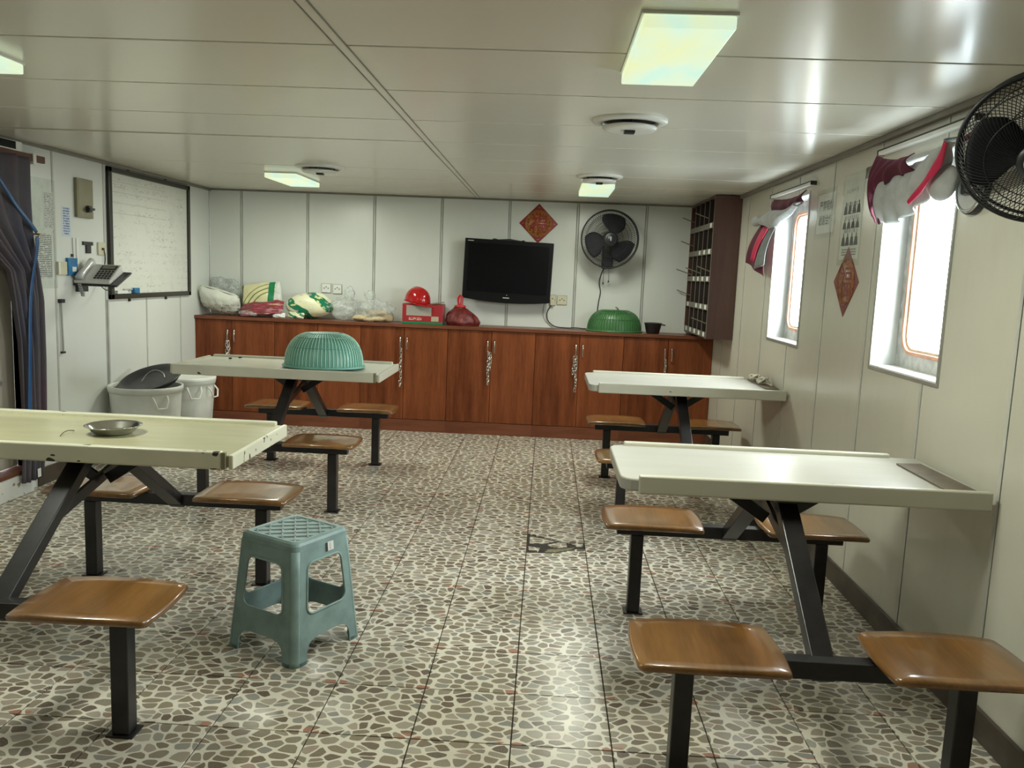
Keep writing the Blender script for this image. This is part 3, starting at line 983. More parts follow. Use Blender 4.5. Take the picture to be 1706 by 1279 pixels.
# ------------------------------------------------------------------ pigeonhole shelf in the right back corner
cx0, cx1, cy0, cy1, cz0, cz1 = 1.21, XR - 0.001, 6.25, YB - 0.003, 0.956, 2.02
t = thing('pigeonhole_shelf', 'tall plum brown pigeonhole shelf in the back right corner', 'shelf', ((cx0 + cx1) / 2, (cy0 + cy1) / 2, cz0))
MB().box(cx0, cx1, cy0, cy0 + 0.016, cz0, cz1).build('side_panel', MT['cubby'], t, bevel=0.001)
MB().box(cx0, cx1, cy1 - 0.016, cy1, cz0, cz1).build('side_panel', MT['cubby'], t, bevel=0.001)
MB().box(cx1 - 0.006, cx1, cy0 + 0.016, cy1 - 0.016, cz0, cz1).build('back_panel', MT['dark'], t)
MB().box(cx0, cx1, cy0 + 0.016, cy1 - 0.016, cz0, cz0 + 0.014).build('bottom_panel', MT['cubby'], t)
MB().box(cx0, cx1, cy0 + 0.016, cy1 - 0.016, cz1 - 0.014, cz1).build('top_panel', MT['cubby'], t)
MB().box(cx0 - 0.004, cx0, cy0, cy0 + 0.010, cz0, cz1).build('front_edging', MT['cubbyedge'], t)
rows_z = [0.962, 1.170, 1.384, 1.590, 1.785]
ncol = 5
cw = (cy1 - cy0 - 0.032) / ncol
for i in range(1, ncol):
    y = cy0 + 0.016 + i * cw
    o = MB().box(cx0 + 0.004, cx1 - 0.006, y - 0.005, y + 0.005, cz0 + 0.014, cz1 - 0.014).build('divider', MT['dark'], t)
    MB().box(cx0, cx0 + 0.004, y - 0.005, y + 0.005, cz0 + 0.014, cz1 - 0.014).build('divider_edge', MT['cubbyedge'], o)
labels = {0: [0, 1, 2, 3, 4], 1: [0, 1, 2, 4], 2: [0, 1, 2, 3], 3: [0, 1, 2], 4: [0]}
for r, z in enumerate(rows_z):
    o = MB().box(cx0 - 0.002, cx0 + 0.008, cy0 + 0.010, cy1 - 0.016, z, z + 0.042).build('label_rail', MT['cubbyedge'], t, bevel=0.001)
    if r:
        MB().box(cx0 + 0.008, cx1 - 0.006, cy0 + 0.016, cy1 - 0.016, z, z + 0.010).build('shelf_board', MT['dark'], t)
    for c in labels[r]:
        y = cy0 + 0.016 + (c + 0.42) * cw
        MB().box(cx0 - 0.004, cx0 - 0.002, y - 0.030, y + 0.030, z + 0.006, z + 0.038).build('paper_label', MT['paper'], o)
for k, (y, z, L, lab) in enumerate([
        (6.47, 1.87, 0.10, 'wooden stick poking out of the top row of the pigeonhole shelf, nearer one'),
        (7.13, 1.88, 0.09, 'wooden stick poking out of the top row of the pigeonhole shelf, by the back wall'),
        (7.14, 1.685, 0.09, 'wooden stick poking out of the second row of the pigeonhole shelf'),
        (7.10, 1.446, 0.12, 'long wooden stick poking out of the middle row near the back wall'),
        (6.69, 1.455, 0.11, 'wooden stick crossing the middle row of the pigeonhole shelf'),
        (7.2, 1.27, 0.09, 'wooden stick poking out of the fourth row by the back wall'),
        (6.29, 1.462, 0.09, 'wooden stick at the front end of the middle shelf row'),
        (6.34, 1.072, 0.10, 'wooden stick leaning out of the bottom shelf row')]):
    tag(MB().cyl((cx0 + 0.14, y + 0.0, z - 0.05), (cx0 - L, y + 0.03, z + 0.035), 0.0042, 6).build('chopstick', MT['stick']), lab, 'chopstick', 'sticks in the pigeonhole shelf')

# ------------------------------------------------------------------ dining tables with attached benches
def seat_outline():
    pts = []
    hw, hd = 0.193, 0.142
    c = [(-hw, -hd), (hw, -hd), (hw, hd), (-hw, hd)]
    bul = [0.013, 0.011, 0.013, 0.011]
    n = 9
    for k in range(4):
        p, q = Vector(c[k]), Vector(c[(k + 1) % 4])
        d = (q - p).normalized()
        nr = Vector((d.y, -d.x))
        for i in range(n):
            u = 0.025 + 0.95 * i / (n - 1)
            v = p.lerp(q, u) + nr * bul[k] * (1 - (2 * u - 1) ** 2)
            pts.append((v.x, v.y))
    return pts
SEAT = seat_outline()

def seat(cx, cy, parent, z=0.42, th=0.022):
    n = len(SEAT)
    vs, fs = [], []
    loops = [(0.93, -th), (0.985, -th + 0.003), (1.0, -th * 0.55), (0.99, -0.004), (0.96, 0.0), (0.72, -0.002), (0.40, -0.0045), (0.12, -0.0055)]
    for k, dz in loops:
        for x, y in SEAT:
            X, Y = x * k, y * k
            vs.append((cx + X, cy + Y, z + dz - 0.006 * (abs(X) / 0.19) ** 3))
    for j in range(len(loops) - 1):
        for i in range(n):
            i2 = (i + 1) % n
            fs.append((j * n + i, j * n + i2, (j + 1) * n + i2, (j + 1) * n + i))
    fs.append(tuple(range((len(loops) - 1) * n, len(loops) * n)))
    fs.append(tuple(reversed(range(n))))
    m = MB()
    m.add(vs, fs, True)
    return m.build('seat', MT['seat'], parent)

def dining_table(label, cx, y0, y1, tx0, tx1, ty0, ty1, style, pcx=None):
    """y0, y1: the two benches; tx/ty: table top; legs stand 0.375 left and right of cx"""
    yc = (y0 + y1) / 2
    pcx = cx if pcx is None else pcx
    t = thing('dining_table', label, 'table', (cx, yc, 0), 'dining tables with attached benches')
    top = {'cream': MT['cream'], 'white': MT['white'], 'grey': MT['offwhite']}[style]
    rail = {'cream': MT['creamrail'], 'white': MT['whiterail'], 'grey': MT['whiterail']}[style]
    ZTOP = 0.766
    if style == 'white':   # rounded corners on the free (left) end
        r = 0.05
        poly = [(tx1, ty0), (tx1, ty1)] + [(tx0 + r + r * cos(radians(a)), ty1 - r + r * sin(radians(a))) for a in (90, 112, 135, 158, 180)] \
            + [(tx0 + r + r * cos(radians(a)), ty0 + r + r * sin(radians(a))) for a in (180, 202, 225, 248, 270)]
        MB().prism(poly, ZTOP - 0.040, ZTOP).build('tabletop', top, t, bevel=0.005)
        ra, rb = tx0 + 0.055, tx1
        rf = tx1 - 0.10
    else:
        MB().box(tx0, tx1, ty0, ty1, ZTOP - 0.040, ZTOP).build('tabletop', top, t, bevel=0.004)
        ra, rb = tx0 + 0.01, tx1 - 0.025
        rf = tx1 - 0.03
    # raised lips along both long edges
    def lip(ya, yb, xa, xb, skirt):
        m = MB()
        m.box(xa, xb, ya, yb, ZTOP - (0.046 if skirt else 0.0), ZTOP + 0.014)
        return m.build('edge_rail', rail, t, bevel=0.006, seg=3)
    lip(ty0 - 0.012, ty0 + 0.012, ra, rb, True)
    lip(ty1 - 0.016, ty1 + 0.012, ra, rf, True)
    if style != 'white':
        m = MB()
        m.box(tx1 - 0.006, tx1 + 0.010, ty0 - 0.004, ty1 + 0.004, ZTOP - 0.044, ZTOP + 0.003)
        m.build('end_strip', rail, t, bevel=0.004)
        m = MB()
        m.box(tx0 - 0.010, tx0 + 0.012, ty0 + 0.01, ty1 - 0.05, ZTOP - 0.044, ZTOP + 0.010)
        m.build('end_strip', rail, t, bevel=0.004)
        m = MB()
        m.box(tx1 - 0.026, tx1 - 0.012, ty0 - 0.013, ty0 + 0.002, ZTOP - 0.044, ZTOP + 0.012)
        m.build('corner_bracket', MT['plate'], t, bevel=0.002)
    # supporting plate and A-frame
    ZB = ZTOP - 0.040
    MB().box(pcx - 0.045, pcx + 0.045, yc - 0.22, yc + 0.22, ZB - 0.012, ZB).build('top_plate', MT['steel'], t)
    zb = 0.362
    for sg, yb in ((-1, y0), (1, y1)):
        MB().bar((pcx, yb + sg * 0.015, zb - 0.022), (pcx, yc - 0.02 + sg * 0.075, ZB - 0.008), 0.062, 0.042, (0, 1, 0)).build('post', MT['steel'], t, bevel=0.003)
    for sg in (-1, 1):
        m = MB()
        m.bar((pcx + sg * 0.02, yc, ZB - 0.125), (pcx + sg * 0.20, yc, ZB - 0.006), 0.040, 0.012, (0, 1, 0))
        m.build('brace', MT['steel'], t, bevel=0.002)
    def on_post(sg, yb, z):
        a, b = Vector((pcx, yb + sg * 0.015, zb - 0.022)), Vector((pcx, yc - 0.02 + sg * 0.075, ZB - 0.008))
        return a.lerp(b, (z - a.z) / (b.z - a.z))
    MB().bar(on_post(-1, y0, 0.53), on_post(1, y1, 0.645), 0.040, 0.014, (1, 0, 0)).build('cross_tie', MT['steel'], t, bevel=0.002)
    # benches
    for yb in (y0, y1):
        MB().box(cx - 0.46, cx + 0.46, yb - 0.025, yb + 0.025, 0.338, 0.388).build('bench_beam', MT['steel'], t, bevel=0.003)
        for sg in (-1, 1):
            lx = cx + sg * 0.375
            lg = MB().box(lx - 0.026, lx + 0.026, yb - 0.026, yb + 0.026, 0.006, 0.338).build('leg', MT['steel'], t, bevel=0.004)
            MB().box(lx - 0.040, lx + 0.040, yb - 0.034, yb + 0.034, 0.0, 0.006).build('foot_plate', MT['steel'], lg)
            MB().box(cx + sg * 0.322 - 0.13, cx + sg * 0.322 + 0.13, yb - 0.055, yb + 0.055, 0.388, 0.397).build('seat_plate', MT['steel'], t)
            s = seat(cx + sg * 0.322, yb - 0.01, t)
    return t
dining_table('cream dining table with black chipped rim in the left foreground, steel plate on it', -1.56, 2.21, 3.39, -2.19, -0.995, 2.545, 3.09, 'cream')
dining_table('grey white dining table at the back left under the aqua dome', -1.545, 4.50, 5.67, -2.20, -0.965, 4.72, 5.33, 'grey')
dining_table('white dining table in the right foreground reaching to the wall', 0.79, 2.13, 3.31, 0.255, 1.385, 2.505, 3.03, 'white')
dining_table('brightly lit white dining table at the back right by the wall', 0.83, 4.48, 5.64, 0.265, 1.40, 4.74, 5.36, 'white')

tag(MB().prism([(1.262, 2.905), (1.352, 2.915), (1.362, 2.545), (1.262, 2.545)], 0.767, 0.772).build('board_mat', MT['mat'], bevel=0.001),
    'thin dark brown hardboard strip on the front right table at the wall', 'board')
tag(MB().prism([(1.312, 5.33), (1.392, 5.335), (1.392, 4.87), (1.312, 4.87)], 0.767, 0.772).build('board_mat', MT['mat'], bevel=0.001),
    'thin brown hardboard strip on the back right table at the wall', 'board')
t = thing('rope_knot', 'pale knotted rope lying on the brown strip of the back right table', 'rope', (1.35, 5.10, 0.772))
rnd = random.Random(3)
for k, (kx, ky) in enumerate([(1.335, 5.20), (1.35, 5.07)]):
    pts = [(kx + 0.026 * cos(a * 1.3) * (1 + .3 * sin(a * 2.1)), ky + 0.030 * sin(a * 1.7), 0.784 + 0.014 * (1 + sin(a * 2.3 + k))) for a in [i * 0.35 for i in range(46)]]
    MB().tube(smooth_pts(pts, 120), 0.0065, 6).build('knot', MT['rope'], t)
MB().tube(smooth_pts([(1.35, 5.07, 0.79), (1.365, 5.02, 0.782), (1.375, 4.97, 0.7785), (1.36, 4.93, 0.7785)], 20), 0.0055, 6).build('rope_end', MT['rope'], t)

# steel plate and a scrap on the left front table
t = thing('steel_plate', 'shiny round steel plate on the cream table', 'plate', (-1.515, 2.80, 0.766))
MB(Matrix.Translation((-1.515, 2.80, 0.766))).lathe([(0.0, 0.002), (0.058, 0.002), (0.066, 0.006), (0.083, 0.024), (0.094, 0.030), (0.095, 0.0315), (0.092, 0.032), (0.081, 0.027), (0.062, 0.008), (0.055, 0.005), (0, 0.005)], 48).build('dish', MT['chrome'], t)
tag(MB().tube(smooth_pts([(-1.652, 2.705, 0.768), (-1.660, 2.735, 0.773), (-1.664, 2.77, 0.774), (-1.658, 2.80, 0.769)], 10), 0.0018, 5).build('plant_stem', MT['stick']),
    'tiny dry stem lying left of the steel plate on the cream table', 'scrap')

for k, (x, y) in enumerate(((-2.03, 5.20), (-1.99, 5.27))):
    m = MB()
    m.ball((x, y, 0.770), (0.012, 0.009, 0.005), 10, 6, blobfn(90 + k, 0.3, 3))
    m.drop(0.7665)
    tag(m.build('food_scrap', MT['ink']), ['black scrap on the back left table, the one nearer the camera', 'black scrap on the back left table, the one farther from the camera'][k], 'scrap')

# dome baskets used as food covers
def dome(name, label, c, r, h, mat, n, ribmat=None):
    t = thing(name, label, 'basket', c)
    M = Matrix.Translation(c)
    prof = [(r * 0.985, 0.0), (r, 0.004), (r * 1.0, 0.012), (r * 0.955, 0.016), (r * 0.93, 0.014)]
    MB(M).lathe(prof, 56, closed=True).build('rim', mat, t)
    def pr(a):   # a 0..1 from rim to crown
        th = a * pi / 2
        return (r * 0.94 * cos(th) ** 0.62, 0.012 + (h - 0.012) * sin(th) ** 0.9)
    MB(M).lathe([(max(0.0005, pr(a / 16)[0] - 0.003), pr(a / 16)[1] - 0.002) for a in range(17)], 56).build('shell', mat, t)
    m = MB(M)
    for k in range(n):
        a = 2 * pi * k / n
        pts = []
        for i in range(10):
            rr, z = pr(i / 9 * 0.80)
            pts.append((rr * cos(a), rr * sin(a), z))
        m.tube(pts, 0.0026, 4, caps=False)
    m.build('ribs', ribmat or mat, t, kind='stuff')
    m = MB(M)
    for a0 in (0.34, 0.62, 0.80):
        rr, z = pr(a0)
        m.tube([(rr * cos(2 * pi * i / 48), rr * sin(2 * pi * i / 48), z) for i in range(48)], 0.003, 5, closed=True)
    m.build('hoops', mat, t, kind='stuff')
    return t
g = dome('dome_basket', 'large aqua ribbed plastic dome basket upside down on the back left table', (-1.352, 4.962, 0.7735), 0.250, 0.215, MT['aqua'], 64, MT['aqualight'])
g.rotation_euler = (radians(-1.7), 0, 0)
g = dome('dome_basket', 'dark green ribbed dome basket upside down on the countertop', (0.585, 7.10, ZT), 0.246 * 0.66, 0.19, MT['green'], 56)
g.scale = (1.5, 1.0, 1.0)
MB().tube([(0.60, 7.05, ZT + 0.19), (0.595, 7.045, ZT + 0.203), (0.585, 7.04, ZT + 0.212)], 0.005, 6).build('knob', MT['stick'], g)

# ------------------------------------------------------------------ blue plastic stool
def stool():
    c = (-0.882, 2.868, 0)
    t = thing('plastic_stool', 'pale blue plastic stool with openings in its sides, standing alone left of centre', 'stool', c)
    R = Matrix.Translation(c) @ Matrix.Rotation(radians(62), 4, 'Z')
    H = 0.432
    ch0, ch1 = 0.022, 0.026
    def hw(z):
        return 0.170 + (0.134 - 0.170) * z / H
    outer_l = []
    wb, wt = hw(0) - ch1, hw(H) - ch0
    def we(z):
        return wb + (wt - wb) * z / H
    lw = 0.030                           # leg width at the floor inside the chamfer
    outer = [(-we(0), 0), (-we(0) + lw, 0)]
    arch = []
    for i in range(13):                  # low arch between the feet
        a = pi - pi * i / 12
        ca = cos(a)
        x = (we(0) - lw - 0.004) * (abs(ca) ** 0.45) * (1 if ca > 0 else -1)
        arch.append((x, 0.004 + 0.078 * sin(a) ** 0.6))
    outer += arch + [(we(0) - lw, 0), (we(0), 0), (we(0.2), 0.2), (we(0.40), 0.40), (-we(0.40), 0.40), (-we(0.2), 0.2)]
    z0, z1, r = 0.170, 0.352, 0.030
    il = lambda z: we(z) - 0.036 + 0.010 * (1 - z / H)
    inner = []
    for (sx, zc, a0) in ((1, z1 - r, 0), (-1, z1 - r, 90), (-1, z0 + r, 180), (1, z0 + r, 270)):
        for i in range(6):
            a = radians(a0 + 18 * i)
            zz = zc + r * sin(a)
            inner.append((sx * (il(zc) - r) + r * cos(a), zz))
    tri = tessellate_polygon([[Vector((x, z, 0)) for x, z in outer], [Vector((x, z, 0)) for x, z in inner]])
    flat = outer + inner
    for k in range(4):
        S = R @ Matrix.Rotation(pi / 2 * k, 4, 'Z')
        MB(S).add([(x, -hw(z), z) for x, z in flat], tri).build('side_panel', MT['stool'], t, solid=0.005)
        MB(S).tube([(x, -hw(z) - 0.003, z) for x, z in inner], 0.0042, 6, closed=True).build('opening_lip', MT['stool'], t)
        m = MB(S)                       # rounded leg corner
        vs, fs = [], []
        rows = [0, 0.02, 0.1, 0.2, 0.3, 0.40]
        for z in rows:
            w, chn = hw(z), ch1 + (ch0 - ch1) * z / H
            ex = we(z)
            for i in range(5):
                a = radians(-90 + 90 * i / 4)
                vs.append((ex + (w - ex) * cos(a), -(ex + (w - ex) * -sin(a)) if False else -ex + (w - ex) * sin(a), z))
        for j in range(len(rows) - 1):
            for i in range(4):
                fs.append((j * 5 + i, j * 5 + i + 1, (j + 1) * 5 + i + 1, (j + 1) * 5 + i))
        m.add(vs, fs, True)
        m.build('leg', MT['stool'], t, solid=0.005)
        w = hw(0)
        MB(S).prism([(we(0) - lw, -w - 0.003), (we(0), -w - 0.003), (w + 0.003, -we(0)), (w + 0.003, -we(0) + lw), (w - 0.012, -we(0) + lw), (w - 0.012, -w + 0.012), (we(0) - lw, -w + 0.012)], 0.0, 0.014).build('foot', MT['stooldirt'], t, bevel=0.002)
    tw = hw(H)
    loops = [(hw(0.40) + 0.001, 0.40, 0.024), (tw + 0.002, 0.418, 0.024), (tw - 0.002, 0.427, 0.024), (tw - 0.012, H, 0.022), (tw - 0.024, H - 0.001, 0.02), (tw - 0.028, H - 0.005, 0.02)]
    vs, fs = [], []
    for w, z, rr in loops:
        vs += [(x, y, z) for x, y in round_rect(2 * w, 2 * w, rr, 5)]
    n = 24
    for j in range(len(loops) - 1):
        for i in range(n):
            i2 = (i + 1) % n
            fs.append((j * n + i, j * n + i2, (j + 1) * n + i2, (j + 1) * n + i))
    fs.append(tuple(range((len(loops) - 1) * n, len(loops) * n)))
    MB(R).add(vs, fs, False).build('top', MT['stool'], t, bevel=0.002)
    m = MB(R)
    L = tw - 0.028
    zr = H - 0.005
    def clip(d, s):     # diagonal lattice lines x*s - y = d clipped to the recessed square
        pts = []
        for x in (-L, L):
            y = s * x - d
            if abs(y) <= L:
                pts.append((x, y))
        for y in (-L, L):
            x = (y + d) / s
            if abs(x) < L:
                pts.append((x, y))
        return pts
    for s in (1, -1):
        for k in range(-3, 4):
            p = clip(k * 0.062, s)
            if len(p) >= 2 and (Vector(p[0]) - Vector(p[1])).length > 0.01:
                m.bar((p[0][0], p[0][1], zr), (p[1][0], p[1][1], zr), 0.0055, 0.007)
    m.build('lattice', MT['stool'], t)
    MB(R).lathe([(0.0, H - 0.0035), (0.011, H - 0.0035)], 20).build('centre_hole', MT['dark'], t)
    S = R
    yy = -hw(0.385) - 0.0036
    F = R @ frame((0.028, yy, 0.385), (1, 0, 0), (0, 0.095, 0.9955), (0, -0.9955, 0.095))
    o = MB(F).box(-0.020, 0.020, -0.016, 0.016, 0, 0.001).build('sticker', MT['paper'], t)
    MB(F).box(-0.020, -0.010, -0.016, 0.016, 0.001, 0.0016).build('sticker_stripe', MT['ink'], o)
    MB(F).box(0.000, 0.006, -0.012, 0.012, 0.001, 0.0016).build('sticker_print', MT['silver'], o)
stool()

# ------------------------------------------------------------------ goods on the countertop

t = thing('grain_sack', 'bulging white woven sack with dark print at the left end of the countertop', 'sack', (-2.85, 7.06, ZT))
Ms = turned((-2.835, 7.04, 1.035), 0, radians(-50), radians(15))
m = MB()
pillow(m, Ms, 0.37, 0.23, 0.15, 0.006, 2)
dz = m.drop(ZT + 0.001)
Ms = Matrix.Translation((0, 0, dz)) @ Ms
o = m.build('sack_body', MT['sack'], t)
m = MB()
m.tube(smooth_pts([Ms @ Vector((x, -0.113 + 0.008 * (2 * x / 0.37) ** 2, 0.002)) for x in [-0.175, -0.09, 0, 0.09, 0.175]], 30), 0.0035, 5)
m.build('sewn_seam', MT['ink'], t)
m = MB()
pillow(m, turned((-2.87, 7.21, 1.13), 0, radians(80), radians(8)), 0.26, 0.24, 0.05, 0.012, 5)
tag(m.build('plastic_film', MT['clear'], solid=0.0008), 'crumpled clear plastic film standing up behind the white sack', 'plastic film')

m = MB()
pillow(m, turned((-2.50, 7.14, 1.105), radians(2), radians(78), radians(-9)), 0.35, 0.28, 0.06, 0.006, 8)
m.drop(ZT + 0.001)
tag(m.build('rice_bag', MT['rice']), 'green and yellow printed plastic bag standing beside the white sack', 'bag')
m = MB()
pillow(m, turned((-2.455, 7.015, 0.985), radians(3), radians(40), radians(-7)), 0.37, 0.16, 0.07, 0.010, 11)
m.drop(ZT + 0.001)
tag(m.build('noodle_bag', MT['pink']), 'dark red and pink flat bag lying in front of the green and yellow bag', 'bag')
m = MB()
m.ball((-2.55, 6.985, 0.955), (0.10, 0.05, 0.026), 24, 12, blobfn(4, 0.25, 5))
m.drop(ZT + 0.001)
tag(m.build('plastic_scrap', MT['clear']), 'clear crumpled plastic at the counter edge right of the white sack', 'plastic film')
m = MB()
pillow(m, turned((-2.30, 6.985, 0.955), 0, radians(80), 0), 0.11, 0.045, 0.03, 0.003, 13)
m.drop(ZT + 0.001)
tag(m.build('small_packet', MT['whitepaint']), 'small white packet in front of the dark red bag', 'packet')
m = MB()
m.ball((-2.06, 7.09, 1.045), (0.205, 0.12, 0.112), 36, 20, blobfn(21, 0.13, 3))
m.drop(ZT + 0.001)
tag(m.build('snack_bag', MT['lying']), 'puffed green and cream printed bag lying below the left double socket', 'bag')
m = MB()
pillow(m, turned((-2.15, 6.985, 0.957), 0, radians(70), radians(4)), 0.14, 0.055, 0.04, 0.004, 14)
m.drop(ZT + 0.001)
tag(m.build('small_packet', MT['lying']), 'small green and white packet under the puffed green and cream bag', 'packet')
t = thing('clear_bag', 'crumpled clear plastic bag between the green cream bag and the bread bag', 'bag', (-1.74, 7.10, ZT))
m = MB()
m.ball((-1.755, 7.10, 1.035), (0.135, 0.10, 0.100), 40, 24, blobfn(31, 0.16, 5))
m.drop(ZT + 0.001)
m.build('bag_body', MT['clear'], t)
m = MB()
m.ball((-1.72, 7.10, 1.16), (0.045, 0.03, 0.06), 20, 14, blobfn(32, 0.3, 4))
m.build('bag_neck', MT['clear'], t)
t = thing('bread_bag', 'clear plastic bag of beige buns left of the red carton', 'bag', (-1.50, 7.05, ZT))
m = MB()
m.ball((-1.48, 7.07, 1.025), (0.155, 0.10, 0.095), 40, 24, blobfn(41, 0.13, 5))
m.drop(ZT + 0.001)
m.build('bag_body', MT['clear'], t)
m = MB()
m.ball((-1.53, 7.07, 1.15), (0.05, 0.035, 0.05), 20, 14, blobfn(42, 0.3, 4))
m.build('bag_neck', MT['clear'], t)
for k, (x, y, z, a, b, c) in enumerate([(-1.60, 7.03, 0.958, 0.075, 0.055, 0.028), (-1.46, 7.03, 0.954, 0.085, 0.06, 0.025), (-1.375, 7.07, 0.966, 0.055, 0.05, 0.036), (-1.47, 7.07, 1.005, 0.10, 0.05, 0.028), (-1.52, 7.0, 0.95, 0.06, 0.035, 0.02)]):
    m = MB()
    m.ball((x, y, z), (a, b, c), 22, 12, blobfn(50 + k, 0.10, 3))
    if k != 3:
        m.drop(ZT + 0.001)
    m.build('bun', MT['bread'], t)

t = thing('carton', 'red and grey printed carton with a green bottom stripe under the red helmet', 'box', (-1.055, 7.06, ZT))
MB().box(-1.232, -0.885, 6.985, 7.16, ZT, 1.100).build('box_body', MT['carton'], t, bevel=0.003)
m = MB()
m.box(-0.99, -0.875, 6.99, 7.10, 1.102, 1.105)
m.box(-0.06, 0.055, -0.06, 0.06, 0, 0.003, turned((-0.935, 7.04, 1.110), 0.2, 0, radians(-9)))
m.build('open_flap', MT['plate'], t)

def helmet():
    c = (-1.115, 7.06, 1.113)
    t = thing('safety_helmet', 'glossy red safety helmet tilted on top of the red carton', 'helmet', (c[0], c[1], 1.10))
    M = turned(c, radians(-35), radians(0), radians(9))
    def pr(u, v):
        th = 2 * pi * u
        ph = v * pi / 2
        r = cos(ph) ** 0.75
        x, y, z = 0.118 * r * cos(th), 0.100 * r * sin(th), 0.125 * sin(ph) ** 0.95
        k = max(0, 1 - abs(y) / 0.028) if z > 0.04 else 0
        return (x, y, z + 0.006 * k * min(1, (z - 0.04) / 0.04))
    MB(M).grid(pr, 48, 18, wrap=True).build('shell', MT['red'], t, solid=0.003)
    def br(u, v):
        th = 2 * pi * u
        w = 0.012 + 0.038 * max(0, cos(th)) ** 2
        return ((0.117 + w * v) * cos(th), (0.099 + w * v * 0.9) * sin(th), 0.003 - 0.010 * v * max(0, cos(th)) ** 1 - 0.002 * v)
    MB(M).grid(br, 48, 5, wrap=True).build('brim', MT['red'], t, solid=0.003)
    m = MB(M)
    m.tube([(0.100 * cos(2 * pi * i / 30), 0.083 * sin(2 * pi * i / 30), 0.006) for i in range(30)], 0.006, 6, closed=True)
    m.build('headband', MT['blackpl'], t)
helmet()

t = thing('red_bag', 'knotted dark red plastic bag with two loop handles below the television', 'bag', (-0.725, 7.06, ZT))
m = MB()
def rbp(u, v):
    th = 2 * pi * u
    r = (0.86 + 0.14 * min(1, v / 0.18)) * max(0.0, 1 - v ** 2.1) ** 0.62
    r *= 1 + 0.05 * sin(3 * th + 1.0 + 2 * v) + 0.035 * sin(7 * th + 5 * v) + 0.02 * sin(13 * th - 6 * v)
    if v == 0:
        r *= 0.999
    return (-0.722 - 0.030 * v + 0.152 * r * cos(th), 7.065 + 0.100 * r * sin(th), ZT + 0.001 + 0.158 * v + 0.006 * v * sin(5 * th))
m.grid(rbp, 56, 26, True, None, True)
m.ball((-0.748, 7.07, 1.078), (0.050, 0.042, 0.022), 20, 12, blobfn(62, 0.2, 4))
m.build('bag_body', MT['redbag'], t)
m = MB()
m.tube(smooth_pts([(-0.762, 7.07, 1.095), (-0.768, 7.068, 1.15), (-0.755, 7.066, 1.185), (-0.742, 7.066, 1.178), (-0.740, 7.068, 1.13), (-0.748, 7.07, 1.095)], 26), 0.006, 6)
m.tube(smooth_pts([(-0.756, 7.08, 1.09), (-0.762, 7.085, 1.15), (-0.748, 7.09, 1.182), (-0.730, 7.088, 1.17), (-0.728, 7.082, 1.12), (-0.738, 7.08, 1.09)], 26), 0.005, 6)
m.ball((-0.745, 7.06, 1.092), (0.05, 0.035, 0.014), 18, 10, blobfn(63, 0.25, 5))
m.build('loop_handles', MT['redloop'], t)

t = thing('black_pan', 'small dark bowl with a short handle right of the green dome', 'bowl', (0.912, 7.06, ZT))
MB(Matrix.Translation((0.912, 7.06, ZT))).lathe([(0, 0.002), (0.050, 0.002), (0.056, 0.008), (0.073, 0.082), (0.078, 0.086), (0.078, 0.09), (0.071, 0.086), (0.053, 0.012), (0, 0.008)], 32).build('bowl_body', MT['basin'], t)
MB().cyl((0.985, 7.05, ZT + 0.078), (1.015, 7.045, ZT + 0.074), 0.006, 8).build('handle', MT['basin'], t)

# ------------------------------------------------------------------ television, sockets, cables
def tv():
    cx, cy, cz = -0.352, 7.13, 1.40
    t = thing('television', 'black flat television with a bowed lower edge on the back wall', 'television', (cx, 7.2, cz))
    F = frame((cx, cy, cz), (1, 0, 0), (0, 0, 1), (0, -1, 0)) @ Matrix.Rotation(radians(-1.6), 4, 'Z')
    w, h = 0.765, 0.535
    bow = [(-w / 2 + w * i / 20, -h / 2 + 0.024 - 0.026 * (1 - (2 * i / 20 - 1) ** 2)) for i in range(21)]
    MB(F).prism(bow + [(w / 2, h / 2), (-w / 2, h / 2)], -0.055, 0.0).build('casing', MT['tvblack'], t, bevel=0.006)
    MB(F).box(-w / 2 + 0.035, w / 2 - 0.035, -h / 2 + 0.085, h / 2 - 0.035, 0, 0.0015).build('screen', MT['screen'], t)
    MB(F).box(-0.028, 0.028, -h / 2 + 0.040, -h / 2 + 0.048, 0, 0.0015).build('maker_badge', MT['silver'], t)
    MB(F).lathe([(0, 0.0014), (0.004, 0.0014)], 10, Matrix.Translation((0.005, -h / 2 + 0.068, 0))).build('indicator', MT['silver'], t)
    MB(F).box(-w / 2 + 0.025, -w / 2 + 0.075, h / 2 - 0.022, h / 2 - 0.016, 0, 0.0015).build('corner_print', MT['silver'], t)
    m = MB(F)
    m.prism([(-0.15, h / 2 - 0.004), (0.13, h / 2 - 0.004), (0.13, h / 2 + 0.009), (0.11, h / 2 + 0.012), (0.10, h / 2 + 0.005), (0.0, h / 2 + 0.016), (-0.10, h / 2 + 0.006), (-0.13, h / 2 + 0.012), (-0.15, h / 2 + 0.009)], -0.07, -0.05)
    m.build('mounting_bracket', MT['blackpl'], t)
    MB(F).box(-0.2, 0.2, -0.13, 0.13, -0.139, -0.055).build('wall_mount', MT['blackpl'], t)
tv()

